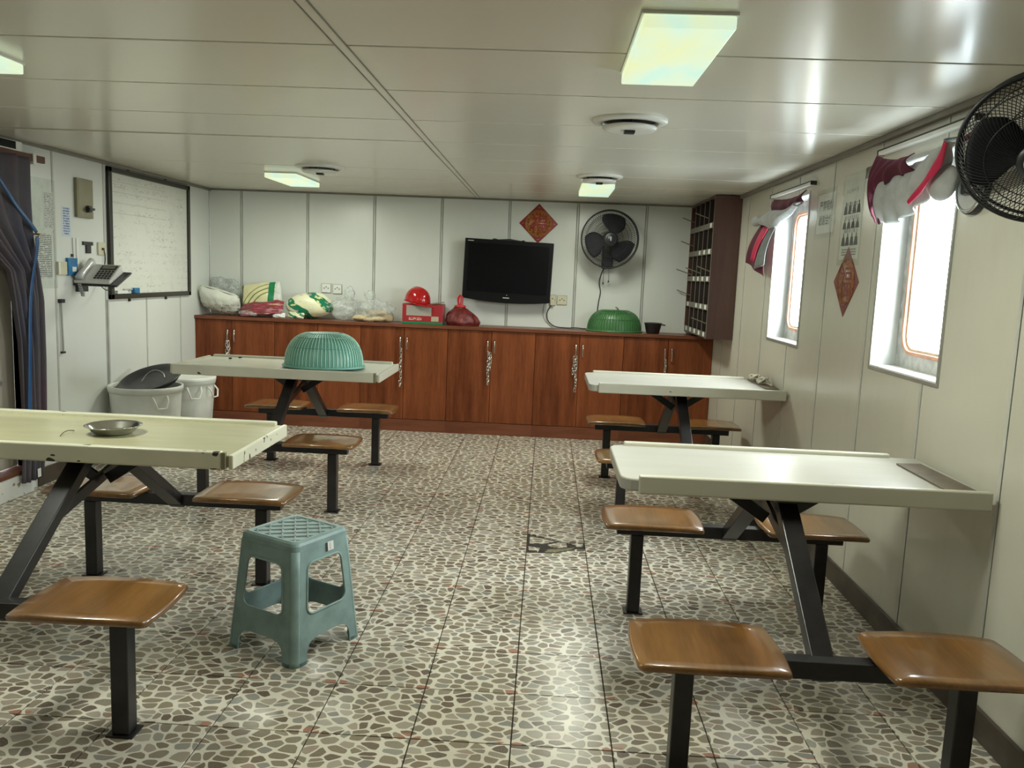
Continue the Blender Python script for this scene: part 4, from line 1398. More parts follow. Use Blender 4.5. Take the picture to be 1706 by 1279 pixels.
def socket(x, z, w, h, label, kind):
    t = thing('wall_socket', label, 'socket', (x, YB, z), 'square wall sockets')
    F = back_frame(x, z)
    MB(F).box(-w / 2 - 0.003, w / 2 + 0.003, -h / 2 - 0.003, h / 2 + 0.003, 0, 0.006).build('back_box', MT['plate'], t)
    o = MB(F).box(-w / 2, w / 2, -h / 2, h / 2, 0.006, 0.012).build('face_plate', MT['beige'] if kind else MT['whitepaint'], t, bevel=0.002)
    m = MB(F)
    for (a, b) in ((-0.018, 0), (0.018, 0), (0.0, 0.012)):
        m.box(a - 0.005, a + 0.005, b - 0.004, b + 0.004, 0.012, 0.0128)
    m.build('pin_holes', MT['ink'], o)
socket(-1.965, 1.194, 0.080, 0.078, 'left one of the two sockets above the puffed green bag', 0)
socket(-1.866, 1.190, 0.076, 0.080, 'right one of the two sockets above the puffed green bag', 0)
socket(0.045, 1.170, 0.052, 0.090, 'narrow beige socket tucked behind the television corner', 1)
socket(0.129, 1.173, 0.084, 0.078, 'square beige socket right of the television', 1)
MB
t = thing('plug', 'beige plug in the socket at the corner of the television', 'plug', (0.045, YB - 0.03, 1.155))
MB(back_frame(0.045, 1.155)).box(-0.018, 0.018, -0.03, 0.02, 0.0129, 0.04).build('plug_body', MT['beige'], t, bevel=0.004)
tag(MB().tube(smooth_pts([(0.038, YB - 0.025, 1.125), (0.010, YB - 0.02, 1.08), (0.004, YB - 0.02, 1.03), (0.024, YB - 0.02, 0.978), (0.085, YB - 0.02, ZT + 0.012), (0.187, YB - 0.03, ZT + 0.006), (0.26, YB - 0.03, ZT + 0.010), (0.33, YB - 0.04, ZT + 0.006), (0.40, YB - 0.05, ZT + 0.012)], 50), 0.0045, 6).build('power_cable', MT['cable']),
    'black cable looping down from the socket to the green dome', 'cable')
tag(MB().tube(smooth_pts([(0.50, 7.2, 1.475), (0.468, 7.24, 1.44), (0.448, 7.255, 1.34), (0.462, 7.255, 1.26), (0.450, 7.255, 1.17), (0.444, 7.25, 1.08), (0.448, 7.24, 0.99), (0.46, 7.235, 0.945)], 40), 0.0045, 6).build('fan_cable', MT['cable']),
    'black cable hanging from the far wall fan down behind the green dome', 'cable')
tag(MB().tube(smooth_pts([(-0.02, YB - 0.01, 1.14), (-0.03, YB - 0.008, 1.06), (-0.015, YB - 0.008, 1.0), (0.03, YB - 0.01, 0.955), (0.06, YB - 0.012, 0.938)], 24), 0.0025, 5).build('thin_cable', MT['joint']),
    'thin pale cable beside the black one below the television', 'cable')

# ------------------------------------------------------------------ wall fans
def fan(label, C, N, R, wallp, wall_n, chains, ncage=72, hubmat=None, blade0=0.0, chrome_base=False):
    """C: centre of the rim; N: facing direction; wallp: point on the wall under the motor"""
    t = thing('wall_fan', label, 'fan', wallp)
    N = Vector(N).normalized()
    u = Vector((0, 0, 1)).cross(N).normalized()
    v = N.cross(u)
    F = frame(C, u, v, N)
    m = MB(F)
    m.tube([(R * cos(2 * pi * i / 64), R * sin(2 * pi * i / 64), 0.0) for i in range(64)], 0.0065, 8, closed=True)
    m.build('rim', MT['blackpl'], t)
    for nm, s, sw in (('front_grille', 1, 0.55), ('rear_grille', -1, -0.45)):
        dep = 0.075 if s > 0 else 0.085
        m = MB(F)
        for k in range(ncage):
            a0 = 2 * pi * k / ncage
            pts = []
            for i in range(9):
                q = 0.24 + 0.76 * i / 8
                a = a0 + sw * (1 - q)
                z = s * dep * (1 - q ** 3.2) ** 0.6 if q < 1 else 0
                pts.append((R * q * cos(a), R * q * sin(a), z))
            m.tube(pts, 0.0013, 3, caps=False)
        for q in ((0.62, 0.86) if s > 0 else (0.5, 0.8)):
            z = s * dep * (1 - q ** 3.2) ** 0.6
            m.tube([(R * q * cos(2 * pi * i / 48), R * q * sin(2 * pi * i / 48), z) for i in range(48)], 0.0016, 4, closed=True)
        m.build(nm, MT['blackpl'], t, kind='stuff')
    m = MB(F)
    m.tube([(R * 0.985 * cos(2 * pi * i / 64), R * 0.985 * sin(2 * pi * i / 64), -0.034) for i in range(64)], 0.0045, 6, closed=True)
    m.build('rear_ring', MT['blackpl'], t)
    o = MB(F).lathe([(0.0, 0.088), (R * 0.17, 0.087), (R * 0.23, 0.083), (R * 0.26, 0.072), (R * 0.26, 0.066)], 32).build('grille_badge', MT['blackpl'], t)
    MB(F).lathe([(0.0, 0.0895), (R * 0.155, 0.0885), (R * 0.165, 0.086)], 28).build('badge_disc', hubmat or MT['blackpl'], o)
    MB(F).box(-0.003, 0.003, -0.016, 0.016, 0.0893, 0.0903).build('badge_mark', MT['silver'] if hubmat is None else MT['ink'], o)
    MB(F).lathe([(0.0, 0.05), (R * 0.18, 0.048), (R * 0.22, 0.035), (R * 0.22, 0.0), (0.0, 0.0)], 28).build('blade_hub', MT['blackpl'], t)
    for k in range(3):
        a0 = blade0 + 2 * pi * k / 3
        def bl(p, q):
            r = R * (0.18 + 0.70 * p)
            half = (0.24 + 0.46 * sin(pi * min(1, 0.12 + p * 0.72)))
            a = a0 + half * (2 * q - 1) + 0.25 * p
            return (r * cos(a), r * sin(a), 0.022 + 0.020 * (2 * q - 1))
        MB(F).grid(bl, 12, 10).build('blade', MT['blade'], t, solid=0.002)
    MB(F).lathe([(0.0, -0.0), (0.055, -0.002), (0.062, -0.03), (0.062, -0.10), (0.05, -0.13), (0.0, -0.14)], 28).build('motor_housing', MT['blackpl'], t)
    wp, wn = Vector(wallp), Vector(wall_n)
    Bc = Vector(C) - N * 0.09
    neck = wp + wn * (0.02 if chrome_base else 0.07)
    m = MB()
    m.tube(smooth_pts([neck, neck.lerp(Bc, 0.4) + wn * 0.02, Bc - N * 0.04, Bc] if chrome_base else [neck + Vector((0, 0, 0.0)), neck + wn * 0.03 + Vector((0, 0, 0.07)), Bc + Vector((0, 0, -0.05)), Bc], 16), [0.026] * 16 if chrome_base else [0.034] * 8 + [0.030] * 8, 12)
    m.build('neck', MT['blackpl'], t)
    wu = Vector((0, 0, 1)).cross(wn)
    WF = frame(wp, wu, (0, 0, 1), wn)
    if chrome_base:
        outl = [(0.098 * cos(2 * pi * i / 32), 0.090 * sin(2 * pi * i / 32)) for i in range(32)]
        MB(WF).prism(outl, 0, 0.022).build('wall_plate', MT['blackpl'], t, bevel=0.004)
        m = MB(WF)
        m.tube([(0.088 * cos(2 * pi * i / 32), 0.080 * sin(2 * pi * i / 32), 0.023) for i in range(32)], 0.006, 6, closed=True)
        m.build('chrome_ring', MT['chrome'], t)
        MB(WF).prism([(x * 0.78, y * 0.82) for x, y in outl], 0.022, 0.026).build('plate_face', MT['greyhub'], t)
        MB(WF).box(-0.026, 0.026, -0.026, 0.026, 0.022, 0.045).build('base_block', MT['blackpl'], t, bevel=0.01)
    else:
        MB(WF).box(-0.048, 0.048, -0.10, 0.10, 0, 0.085).build('base_block', MT['blackpl'], t, bevel=0.014, seg=3)
        MB(WF).box(-0.11, 0.11, -0.055, -0.03, 0.0, 0.012).build('wall_cleat', MT['whitepaint'], t)
    for k, (dx, L) in enumerate(chains):
        a = wp + wn * 0.06 + wu * dx + Vector((0, 0, -0.09))
        m = MB()
        m.tube([a, a + Vector((0.0, 0, -L))], 0.0016, 5)
        o = m.build('pull_cord', MT['cable'], t)
        m = MB()
        m.ball(a + Vector((0, 0, -L - 0.006)), (0.006, 0.006, 0.010), 10, 8)
        m.build('cord_bead', MT['basin'], o)
fan('black wall fan on the back wall between the red diamond and the pigeonhole shelf', (0.500, 6.985, 1.705), (0.02, -1, -0.02), 0.238, (0.505, YB, 1.56), (0, -1, 0), [(-0.028, 0.13), (0.018, 0.11)], 80, None, 1.2)
fan('big black wall fan cut off by the right edge of the picture', (1.228, 2.176, 1.743), (-0.50, -0.70, -0.50), 0.195, (XR, 2.855, 1.728), (-1, 0, 0), [], 96, MT['greyhub'], 0.75, True)

# ------------------------------------------------------------------ red diamonds
def diamond(label, F, s, loc, faded):
    t = thing('paper_diamond', label, 'wall decoration', loc)
    D = F
    h = s
    MB(D).prism([(h, 0), (0, h), (-h, 0), (0, -h)], 0, 0.002).build('red_sheet', MT['fured'] if not faded else MT['fubrown'], t)
    MB(D).lathe([(0.0, 0.0026), (h * 0.64, 0.0026), (h * 0.64, 0.002)], 48).build('gold_disc', MT['fu'] if not faded else MT['fufaded'], t)
    for q in (0.66, 0.60):
        m = MB(D)
        m.tube([(h * q * cos(2 * pi * i / 48), h * q * sin(2 * pi * i / 48), 0.003) for i in range(48)], 0.0016, 4, closed=True)
        m.build('gold_ring', MT['fugold'] if not faded else MT['fufaded'], t)
    for k in range(4):
        a = pi / 2 * k
        cx, cy = h * 0.80 * cos(a), h * 0.80 * sin(a)
        m = MB(D)
        m.box(cx - 0.010, cx + 0.010, cy - 0.0015, cy + 0.0015, 0.002, 0.0028)
        m.build('gold_motif', MT['fugold'] if not faded else MT['fufaded'], t)
    text_shape('\u798f', D, 0.0036, h * 0.92, h * 0.92).build('character', MT['fured'] if not faded else MT['fubrown'], t)
diamond('red and gold paper diamond with a fortune character above the television', back_frame(-0.105, 1.828), 0.170, (-0.105, YB, 1.828), False)
diamond('faded red and gold paper diamond between the two right-hand windows', right_frame(3.985, 1.408), 0.165, (XR, 3.985, 1.408), True)

# ------------------------------------------------------------------ notices on the right wall
def sheet(name, label, cat, F, w, h, mat, loc, group=None):
    t = thing(name, label, cat, loc, group)
    MB(F).box(-w / 2, w / 2, -h / 2, h / 2, 0, 0.0012).build('paper_sheet', mat, t)
    return t
F = right_frame(4.36, 1.755)
t = sheet('notice_sheet', 'white notice with two lines of black characters right of the far window', 'notice', F, 0.27, 0.20, MT['paper'], (XR, 4.36, 1.755))
text_shape('\u4e25\u7981\u5438\u70df', F @ Matrix.Translation((0, 0.040, 0)), 0.0018, 0.20, 0.052).build('lettering', MT['ink'], t)
text_shape('\u8c22\u8c22\u5408\u4f5c', F @ Matrix.Translation((0, -0.032, 0)), 0.0018, 0.20, 0.052).build('lettering', MT['ink'], t)
MB(F).box(-0.15, 0.15, -0.125, 0.125, 0.0022, 0.0026).build('clear_sleeve', MT['sleeve'], t)
F = right_frame(3.985, 1.70)
t = sheet('figure_poster', 'tall poster with three rows of dark figures above the faded diamond', 'poster', F, 0.25, 0.37, MT['faint'], (XR, 3.985, 1.70))
for r, z in enumerate((0.055, -0.020, -0.092)):
    for c in range(4):
        x = -0.085 + c * 0.055
        m = MB(F)
        hgt = 0.058 if r != 1 else 0.045
        m.prism([(x - 0.024, z - hgt / 2), (x + 0.024, z - hgt / 2), (x + 0.014, z + hgt * 0.15), (x + 0.004, z + hgt * 0.22), (x - 0.004, z + hgt * 0.22), (x - 0.014, z + hgt * 0.15)], 0.0013, 0.0018)
        m.prism([(x - 0.005, z + hgt * 0.2), (x + 0.005, z + hgt * 0.2), (x + 0.005, z + hgt * 0.45), (x, z + hgt * 0.52), (x - 0.005, z + hgt * 0.45)], 0.0013, 0.0018)
        m.build('printed_figure', MT['ink'], t)
for z in (0.125, 0.145):
    MB(F).box(-0.05, 0.06, z - 0.004, z + 0.004, 0.0013, 0.0018).build('printed_line', MT['joint'], t)
for z in (-0.14, -0.152, -0.164):
    MB(F).box(-0.095, 0.09, z - 0.003, z + 0.003, 0.0013, 0.0018).build('printed_line', MT['trim'], t)
MB(F).box(-0.145, 0.145, -0.215, 0.215, 0.0024, 0.0028).build('clear_sleeve', MT['sleeve'], t)
F = right_frame(3.80, 1.90)
tag(MB(F).box(-0.06, 0.16, -0.03, 0.02, 0, 0.0006).build('tape_strip', MT['sleeve']), 'old clear tape above the figure poster', 'tape')

# ------------------------------------------------------------------ window curtains and their rails
for (a, b, z, lab) in ((3.66, 2.86, 1.957, 'thin white curtain rail above the near right window'), (5.36, 4.56, 1.932, 'thin white curtain rail above the far right window')):
    t = thing('curtain_rail', lab, 'curtain rail', (XR, (a + b) / 2, z))
    MB().box(XR - 0.030, XR, b, a, z - 0.012, z + 0.004).build('rail', MT['whitepaint'], t, bevel=0.002)
    MB().box(XR - 0.031, XR - 0.002, b, a, z + 0.004, z + 0.009).build('rail_groove', MT['ink'], t)
    for y in (a + 0.004, b - 0.004):
        MB().box(XR - 0.032, XR, y - 0.003, y + 0.003, z - 0.013, z + 0.009).build('rail_end', MT['ink'], t)

t = thing('window_curtain', 'grey and maroon curtain gathered to one side over the near right window', 'curtain', (XR - 0.05, 3.2, 1.87))
X = 1.355
cloth('grey_cloth', MT['greycloth'], t, [(3.40, 1.872), (3.28, 1.848), (3.15, 1.85), (3.02, 1.868), (2.885, 1.893)],
      [(3.464, 1.650), (3.33, 1.640), (3.178, 1.668), (3.035, 1.730), (2.87, 1.872)], X, 60, 24, 0.050, 0.015, 5.0)
cloth('maroon_cloth', MT['maroon'], t, [(3.505, 1.918), (3.411, 1.893), (3.295, 1.877), (3.145, 1.878)],
      [(3.492, 1.648), (3.475, 1.736), (3.362, 1.795), (3.150, 1.815)], X - 0.022, 40, 16, 0.042, 0.013, 4.0, seed=1)
cloth('maroon_hem', MT['maroon'], t, [(3.505, 1.80), (3.48, 1.80)], [(3.462, 1.640), (3.446, 1.644)], X - 0.012, 6, 10, 0.03, 0.0, 1)
cloth('pink_band', MT['pinkcloth'], t, [(3.115, 1.713), (3.015, 1.768), (2.94, 1.823), (2.885, 1.882)],
      [(3.112, 1.690), (3.008, 1.738), (2.911, 1.792), (2.862, 1.868)], X - 0.048, 20, 6, 0.010, 0.003, 2)
m = MB()
m.ball((X - 0.005, 2.965, 1.752), (0.030, 0.088, 0.058), 22, 14, blobfn(71, 0.08, 2))
m.build('gathered_fold', MT['greycloth'], t)
m = MB()
m.tube([(X + 0.01, 2.89, 1.885), (X + 0.03, 2.86, 1.905), (X + 0.045, 2.835, 1.93)], 0.010, 8)
m.build('tied_end', MT['maroon'], t)
MB().cyl((XR, 3.53, 1.765), (XR - 0.05, 3.535, 1.768), 0.003, 6).build('hook', MT['ink'], t)

t = thing('window_curtain', 'maroon and grey curtain with a hanging tail at the far right window', 'curtain', (XR - 0.05, 5.0, 1.8))
cloth('valance', MT['maroon'], t, [(5.128, 1.890), (4.856, 1.868), (4.63, 1.868), (4.50, 1.885)],
      [(5.079, 1.805), (4.817, 1.805), (4.66, 1.810), (4.52, 1.826)], X - 0.005, 24, 8, 0.025, 0.006, 4)
cloth('grey_cloth', MT['greycloth'], t, [(5.40, 1.792), (5.165, 1.826), (4.82, 1.808), (4.53, 1.826)],
      [(5.33, 1.755), (5.064, 1.716), (4.85, 1.745), (4.55, 1.806)], X - 0.012, 30, 14, 0.05, 0.006, 3)
m = MB()
m.ball((X - 0.045, 5.375, 1.778), (0.034, 0.075, 0.036), 20, 12, blobfn(72, 0.08, 2))
m.build('knotted_fold', MT['greycloth'], t)
cloth('tail', MT['maroon'], t, [(5.372, 1.768), (5.148, 1.729)], [(5.727, 1.525), (5.268, 1.432)], X, 16, 18, 0.030, 0.008, 1.6)
cloth('pink_fold', MT['pinkcloth'], t, [(5.234, 1.735), (5.119, 1.722)], [(5.482, 1.535), (5.371, 1.523)], X - 0.034, 8, 12, 0.014, 0.004, 1)
cloth('grey_fold', MT['greydark'], t, [(5.10, 1.725), (4.99, 1.716)], [(5.40, 1.478), (5.16, 1.500)], X - 0.026, 8, 12, 0.018, 0.005, 1)

# ------------------------------------------------------------------ left wall: door curtain
t = thing('door_curtain', 'dark purple grey doorway curtain tied back with a blue ribbon', 'curtain', (XL + 0.06, 4.3, 0.0))
XC = XL + 0.075
def curt(u, v):
    R = [(4.63, 1.922), (4.634, 1.70), (4.638, 1.50), (4.665, 1.296), (4.69, 1.123), (4.68, 0.773), (4.66, 0.419), (4.615, 0.085)]
    Lf = [(3.75, 1.922), (3.75, 1.75), (3.95, 1.60), (4.385, 1.294), (4.42, 1.164), (4.47, 0.90), (4.48, 0.45), (4.45, 0.085)]
    k = v * 7
    i = min(6, int(k))
    f = k - i
    r = Vector(R[i]).lerp(Vector(R[i + 1]), f)
    l = Vector(Lf[i]).lerp(Vector(Lf[i + 1]), f)
    p = l.lerp(r, u)
    return (XC + 0.018 * sin(2 * pi * 6.5 * u + 0.6 * sin(3 * v)) + 0.008 * sin(17 * u + 5 * v), p.x, p.y)
MB().grid(curt, 70, 60).build('cloth', MT['curtain'], t, solid=0.004)
m = MB()
pts = smooth_pts([(4.20, 1.86), (4.365, 1.722), (4.478, 1.621), (4.612, 1.508)], 24)
def strap(pts, w, x):
    mm = MB()
    mm.grid(lambda u, v: (x + 0.004 * sin(9 * u), pts[int(round(u * (len(pts) - 1)))].x + (v - 0.5) * w, pts[int(round(u * (len(pts) - 1)))].y + (v - 0.5) * w * 0.6), len(pts), 4)
    return mm
strap(pts, 0.022, XC + 0.030).build('ribbon', MT['strap'], t, solid=0.003)
pts = smooth_pts([(4.607, 1.485), (4.598, 1.40), (4.548, 1.194), (4.51, 0.926), (4.475, 0.45)], 30)
strap(pts, 0.030, XC + 0.034).build('ribbon_tail', MT['strap'], t, solid=0.003)
MB().cyl((XL, 4.64, 1.50), (XC + 0.04, 4.63, 1.50), 0.006, 8).build('tieback_hook', MT['fugold'], t)
MB().box(XC + 0.028, XC + 0.030, 4.545, 4.575, 0.10, 0.15).build('care_tag', MT['paper'], t)
t = thing('curtain_rod', 'red brown wooden curtain rod end above the door curtain', 'curtain rod', (XL, 4.1, 1.93))
MB().box(XL + 0.03, XL + 0.055, 3.5, 4.80, 1.912, 1.950).build('rod', MT['redwood'], t, bevel=0.003)
MB().box(XL, XL + 0.06, 4.68, 4.71, 1.895, 1.955).build('bracket', MT['whitepaint'], t, bevel=0.002)
t = thing('wall_clock_box', 'white box with a black display under the ceiling at the left edge', 'display', (XL, 4.45, 1.965))
MB().box(XL + 0.0, XL + 0.05, 4.20, 4.60, 1.938, 2.002).build('box', MT['whitepaint'], t, bevel=0.003)
MB().box(XL + 0.05, XL + 0.052, 4.24, 4.54, 1.957, 1.998).build('display', MT['screen'], t)

# ------------------------------------------------------------------ left wall: whiteboard, papers, phone
t = thing('whiteboard', 'large framed whiteboard covered with faint writing on the left wall', 'whiteboard', (XL, 6.17, 1.55))
y0, y1, z0, z1 = 5.555, 6.83, 1.100, 1.998
MB().box(XL + 0.002, XL + 0.012, y0 + 0.02, y1 - 0.02, z0 + 0.02, z1 - 0.02).build('writing_surface', MT['board'], t)
for (a, b, c, d) in ((y0, y1, z0, z0 + 0.036), (y0, y1, z1 - 0.036, z1), (y0, y0 + 0.045, z0, z1), (y1 - 0.045, y1, z0, z1)):
    MB().box(XL + 0.001, XL + 0.024, a, b, c, d).build('frame_bar', MT['frame'], t, bevel=0.004)
for y, z in ((5.85, z1 + 0.008), (6.42, z1 + 0.008), (5.83, z0 - 0.012), (6.4, z0 - 0.012)):
    MB().box(XL, XL + 0.014, y - 0.008, y + 0.008, z - 0.010, z + 0.010).build('clip', MT['frame'], t)
tag(MB().box(XL + 0.013, XL + 0.036, 5.85, 5.93, 1.137, 1.175).build('board_eraser', MT['blue'], bevel=0.003), 'small blue eraser on the lower rail of the whiteboard', 'eraser')
tag(MB().box(XL + 0.013, XL + 0.034, 5.62, 5.76, 1.137, 1.160).build('marker_box', MT['paper'], bevel=0.002), 'white marker box on the lower rail of the whiteboard', 'box')
tag(MB().cyl((XL + 0.024, 5.72, 1.166), (XL + 0.024, 5.84, 1.166), 0.006, 8).build('marker_pen', MT['greyhub']), 'grey marker pen lying on the white marker box', 'pen')

t = thing('steel_control_plate', 'olive steel wall plate with a black knob left of the whiteboard', 'switch', (XL, 5.26, 1.755))
MB().box(XL, XL + 0.022, 5.175, 5.360, 1.632, 1.878).build('cover', MT['plate'], t, bevel=0.003)
MB().box(XL + 0.022, XL + 0.0235, 5.188, 5.347, 1.645, 1.865).build('face', MT['plate'], t, bevel=0.0005)
m = MB()
m.cyl((XL + 0.0235, 5.285, 1.69), (XL + 0.045, 5.285, 1.69), 0.022, 16)
m.box(XL + 0.045, XL + 0.058, 5.255, 5.315, 1.683, 1.697)
m.build('knob', MT['blackpl'], t)

sheet('paper_list', 'long printed list of two columns at the top of the left wall papers', 'paper', left_frame(4.905, 1.648), 0.105, 0.225, MT['list'], (XL, 4.905, 1.648))
sheet('notice_sheet', 'printed notice page below the long list beside the curtain', 'notice', left_frame(4.840, 1.377), 0.205, 0.285, MT['notice'], (XL, 4.840, 1.377))
sheet('blue_card', 'pale blue card of print below the brown marks near the steel plate', 'card', left_frame(5.083, 1.595), 0.095, 0.185, MT['bluecard'], (XL, 5.083, 1.595))
tag(MB(left_frame(4.845, 1.51)).box(-0.125, 0.125, -0.325, 0.325, 0.0022, 0.0026).build('plastic_cover', MT['sleeve']), 'clear plastic sheet covering the list and notice on the left wall', 'plastic sheet')
t = thing('coat_hook', 'black T-shaped hook above the telephone', 'hook', (XL, 5.31, 1.45))
MB(left_frame(5.31, 1.462)).box(-0.058, 0.058, -0.003, 0.020, 0, 0.010).build('crossbar', MT['ink'], t, bevel=0.002)
MB(left_frame(5.31, 1.462)).box(-0.022, 0.030, -0.055, -0.003, 0, 0.012).build('stem', MT['ink'], t, bevel=0.003)
t = thing('phone_socket', 'beige telephone socket at the left edge of the whiteboard', 'socket', (XL, 5.47, 1.44))
MB(left_frame(5.475, 1.442)).box(-0.046, 0.046, -0.042, 0.042, 0, 0.012).build('face_plate', MT['beige'], t, bevel=0.002)
MB(left_frame(5.475, 1.442)).box(-0.008, 0.012, -0.008, 0.006, 0.012, 0.020).build('jack', MT['ink'], t)
t = thing('light_switch', 'white light switch left of the blue card box', 'switch', (XL, 5.01, 1.31))
MB(left_frame(5.01, 1.308)).box(-0.05, 0.045, -0.040, 0.040, 0, 0.016).build('face_plate', MT['beige'], t, bevel=0.003)
MB(left_frame(5.01, 1.308)).box(-0.05, -0.032, -0.036, 0.036, 0.016, 0.019).build('rocker', MT['whitepaint'], t)
t = thing('card_holder', 'blue card holder between the switch and the telephone', 'holder', (XL, 5.11, 1.32))
MB(left_frame(5.115, 1.318)).box(-0.052, 0.052, -0.055, 0.055, 0, 0.018).build('pocket', MT['blue'], t, bevel=0.003)
MB(left_frame(5.115, 1.318)).box(-0.01, 0.035, -0.03, 0.0, 0.018, 0.019).build('white_print', MT['whitepaint'], t)
MB(left_frame(5.13, 1.39)).box(-0.008, 0.008, -0.01, 0.008, 0, 0.01).build('nail', MT['ink'], t)
m = MB()
m.tube([(XL + 0.006, 5.135, 1.50), (XL + 0.006, 5.14, 1.30)], 0.002, 5)
tag(m.build('thin_wire', MT['trim']), 'thin wire hanging on the wall behind the blue card holder', 'wire')
m = MB()
m.box(XL, XL + 0.006, 5.180, 5.200, 1.19, 1.50)
tag(m.build('cable_duct', MT['whitepaint']), 'narrow white cable duct running down left of the telephone', 'cable duct')

def phone():
    c = Vector((-2.87, 5.20, 1.268))
    t = thing('phone_shelf', 'small dark wall shelf carrying the telephone', 'shelf', (XL, 5.22, 1.24))
    Msh = turned((-2.895, 5.22, 1.245), 0, radians(24), 0)
    MB(Msh).box(-0.122, 0.165, -0.10, 0.11, -0.006, 0.006).build('board', MT['blackpl'], t, bevel=0.003)
    MB().box(XL, XL + 0.02, 5.16, 5.28, 1.16, 1.29).build('wall_bracket', MT['basin'], t, bevel=0.003)
    P = Msh @ Matrix.Translation((0.0, 0.0, 0.006))
    t = thing('telephone', 'silver grey desk telephone on the dark shelf left of the whiteboard', 'telephone', P.translation)
    m = MB(P)
    vs = [(-0.115, -0.095, 0), (0.12, -0.095, 0), (0.12, 0.095, 0), (-0.115, 0.095, 0), (-0.115, -0.095, 0.022), (0.12, -0.095, 0.022), (0.12, 0.095, 0.058), (-0.115, 0.095, 0.058)]
    m.add(vs, [(0, 3, 2, 1), (4, 5, 6, 7), (0, 1, 5, 4), (1, 2, 6, 5), (2, 3, 7, 6), (3, 0, 4, 7)])
    m.build('base', MT['silver'], t, bevel=0.008, seg=3)
    U = P @ Matrix.Translation((0, 0, 0.040)) @ Matrix.Rotation(atan2(0.036, 0.19), 4, 'X')
    MB(U).box(0.000, 0.108, 0.030, 0.078, 0.0, 0.004).build('display_bezel', MT['blackpl'], t, bevel=0.002)
    MB(U).box(0.014, 0.094, 0.040, 0.068, 0.004, 0.005).build('display', MT['plate'], t)
    k0 = None
    for r in range(4):
        for cl in range(5):
            x, y = 0.010 + cl * 0.022, 0.012 - r * 0.024
            MB(U).box(x - 0.007, x + 0.007, y - 0.007, y + 0.007, 0, 0.005).build('key', MT['blackpl'], t)
    m = MB(U)
    m.tube([(-0.072, -0.092, 0.018), (-0.072, -0.06, 0.024), (-0.072, 0.0, 0.022), (-0.072, 0.06, 0.024), (-0.072, 0.092, 0.018)], [0.026, 0.022, 0.017, 0.022, 0.026], 12)
    m.build('handset', MT['silver'], t)
    m = MB()
    pts = []
    a = Vector(P @ Vector((-0.08, -0.095, 0.01)))
    for i in range(90):
        s = i / 89
        pts.append(a + Vector((0.010 * cos(i * 1.1) + 0.025 * sin(pi * s), 0.010 * sin(i * 1.1), -0.085 * sin(pi * s))))
    m.tube(pts, 0.0025, 5)
    m.build('coiled_cord', MT['greyhub'], t)
    m = MB()
    m.tube(smooth_pts([P @ Vector((0.02, 0.08, 0.0)), (-2.86, 5.33, 1.20), (-2.93, 5.37, 1.17), (XL + 0.02, 5.42, 1.22), (XL + 0.015, 5.50, 1.36), (XL + 0.02, 5.48, 1.435)], 30), 0.003, 6)
    tag(m.build('phone_cable', MT['cable']), 'dark cable between the telephone and its socket', 'cable')
phone()
t = thing('hinge_rod', 'thin dark upright rod fixed to the left wall above the left table', 'rod', (XL, 4.99, 0.95))
MB().cyl((XL + 0.012, 4.985, 1.10), (XL + 0.012, 4.99, 0.79), 0.006, 8).build('rod', MT['alu'], t)
MB().box(XL, XL + 0.025, 4.965, 5.005, 1.095, 1.118).build('bracket', MT['ink'], t, bevel=0.002)
MB().box(XL, XL + 0.02, 4.975, 5.005, 0.78, 0.792).build('bracket', MT['ink'], t, bevel=0.002)
tag(MB().box(XL, XL + 0.012, 5.528, 5.545, 0.11, 1.10).build('conduit', MT['joint'], bevel=0.002), 'pale upright conduit below the left end of the whiteboard', 'conduit')

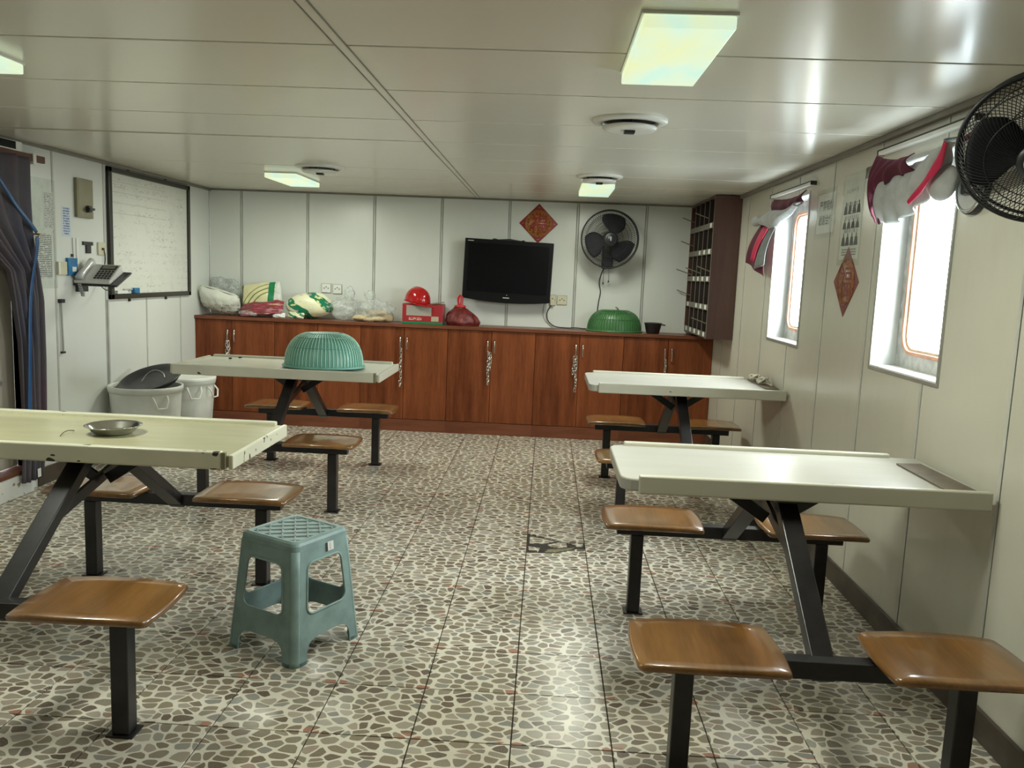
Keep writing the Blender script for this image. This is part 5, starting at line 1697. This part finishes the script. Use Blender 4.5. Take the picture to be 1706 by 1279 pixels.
# ------------------------------------------------------------------ buckets
def bucket(label, x, y, r, h, lidded):
    t = thing('plastic_bucket', label, 'bucket', (x, y, 0), 'white plastic buckets by the left wall')
    M = Matrix.Translation((x, y, 0))
    MB(M).lathe([(0.0, 0.004), (r * 0.80, 0.0), (r * 0.82, 0.01), (r * 0.965, h - 0.045), (r * 0.97, h - 0.03)], 44).build('body', MT['bucket'], t, solid=0.004)
    MB(M).lathe([(r * 0.965, h - 0.045), (r * 1.0, h - 0.044), (r * 1.02, h - 0.02), (r * 1.02, h - 0.003), (r * 0.99, h), (r * 0.955, h - 0.004), (r * 0.955, h - 0.03)], 44, closed=True).build('rim', MT['bucket'], t)
    if lidded:
        MB(M).lathe([(r * 1.03, h - 0.012), (r * 1.035, h + 0.006), (r * 0.98, h + 0.014), (r * 0.90, h + 0.010), (r * 0.5, h + 0.014), (0.0, h + 0.014)], 44).build('lid', MT['bucket'], t)
    for a in (radians(-52), radians(-8)) if lidded else (radians(-42), radians(138)):
        S = M @ Matrix.Rotation(a, 4, 'Z')
        rr = r * 0.97
        m = MB(S)
        m.tube([(rr, -0.050, h - 0.055), (rr + 0.030, -0.046, h - 0.085), (rr + 0.038, -0.030, h - 0.135), (rr + 0.038, 0.030, h - 0.135), (rr + 0.030, 0.046, h - 0.085), (rr, 0.050, h - 0.055)], 0.0065, 8)
        m.build('handle', MT['whitepaint'], t)
    return t
bucket('open white plastic bucket by the left wall with a dark basin tilted in it', -2.765, 5.55, 0.240, 0.520, False)
bucket('lidded white plastic bucket standing behind the open bucket at the cabinet', -2.735, 6.14, 0.205, 0.500, True)
t = thing('dark_basin', 'black round basin tilted inside the open white bucket', 'basin', (-2.75, 5.60, 0.50))
Mb = turned((-2.745, 5.60, 0.540), 0, radians(20), radians(-8))
MB(Mb).lathe([(0.0, -0.022), (0.15, -0.022), (0.178, -0.012), (0.205, 0.020), (0.214, 0.024), (0.215, 0.029), (0.205, 0.030), (0.18, 0.004), (0.15, -0.012), (0.0, -0.012)], 44).build('dish', MT['basin'], t)
MB(Mb).tube(smooth_pts([(-0.09, 0.02, -0.008), (-0.05, 0.07, 0.03), (0.0, 0.09, 0.04), (0.05, 0.08, 0.02), (0.07, 0.05, -0.008)], 20), 0.003, 6).build('wire_handle', MT['alu'], t)
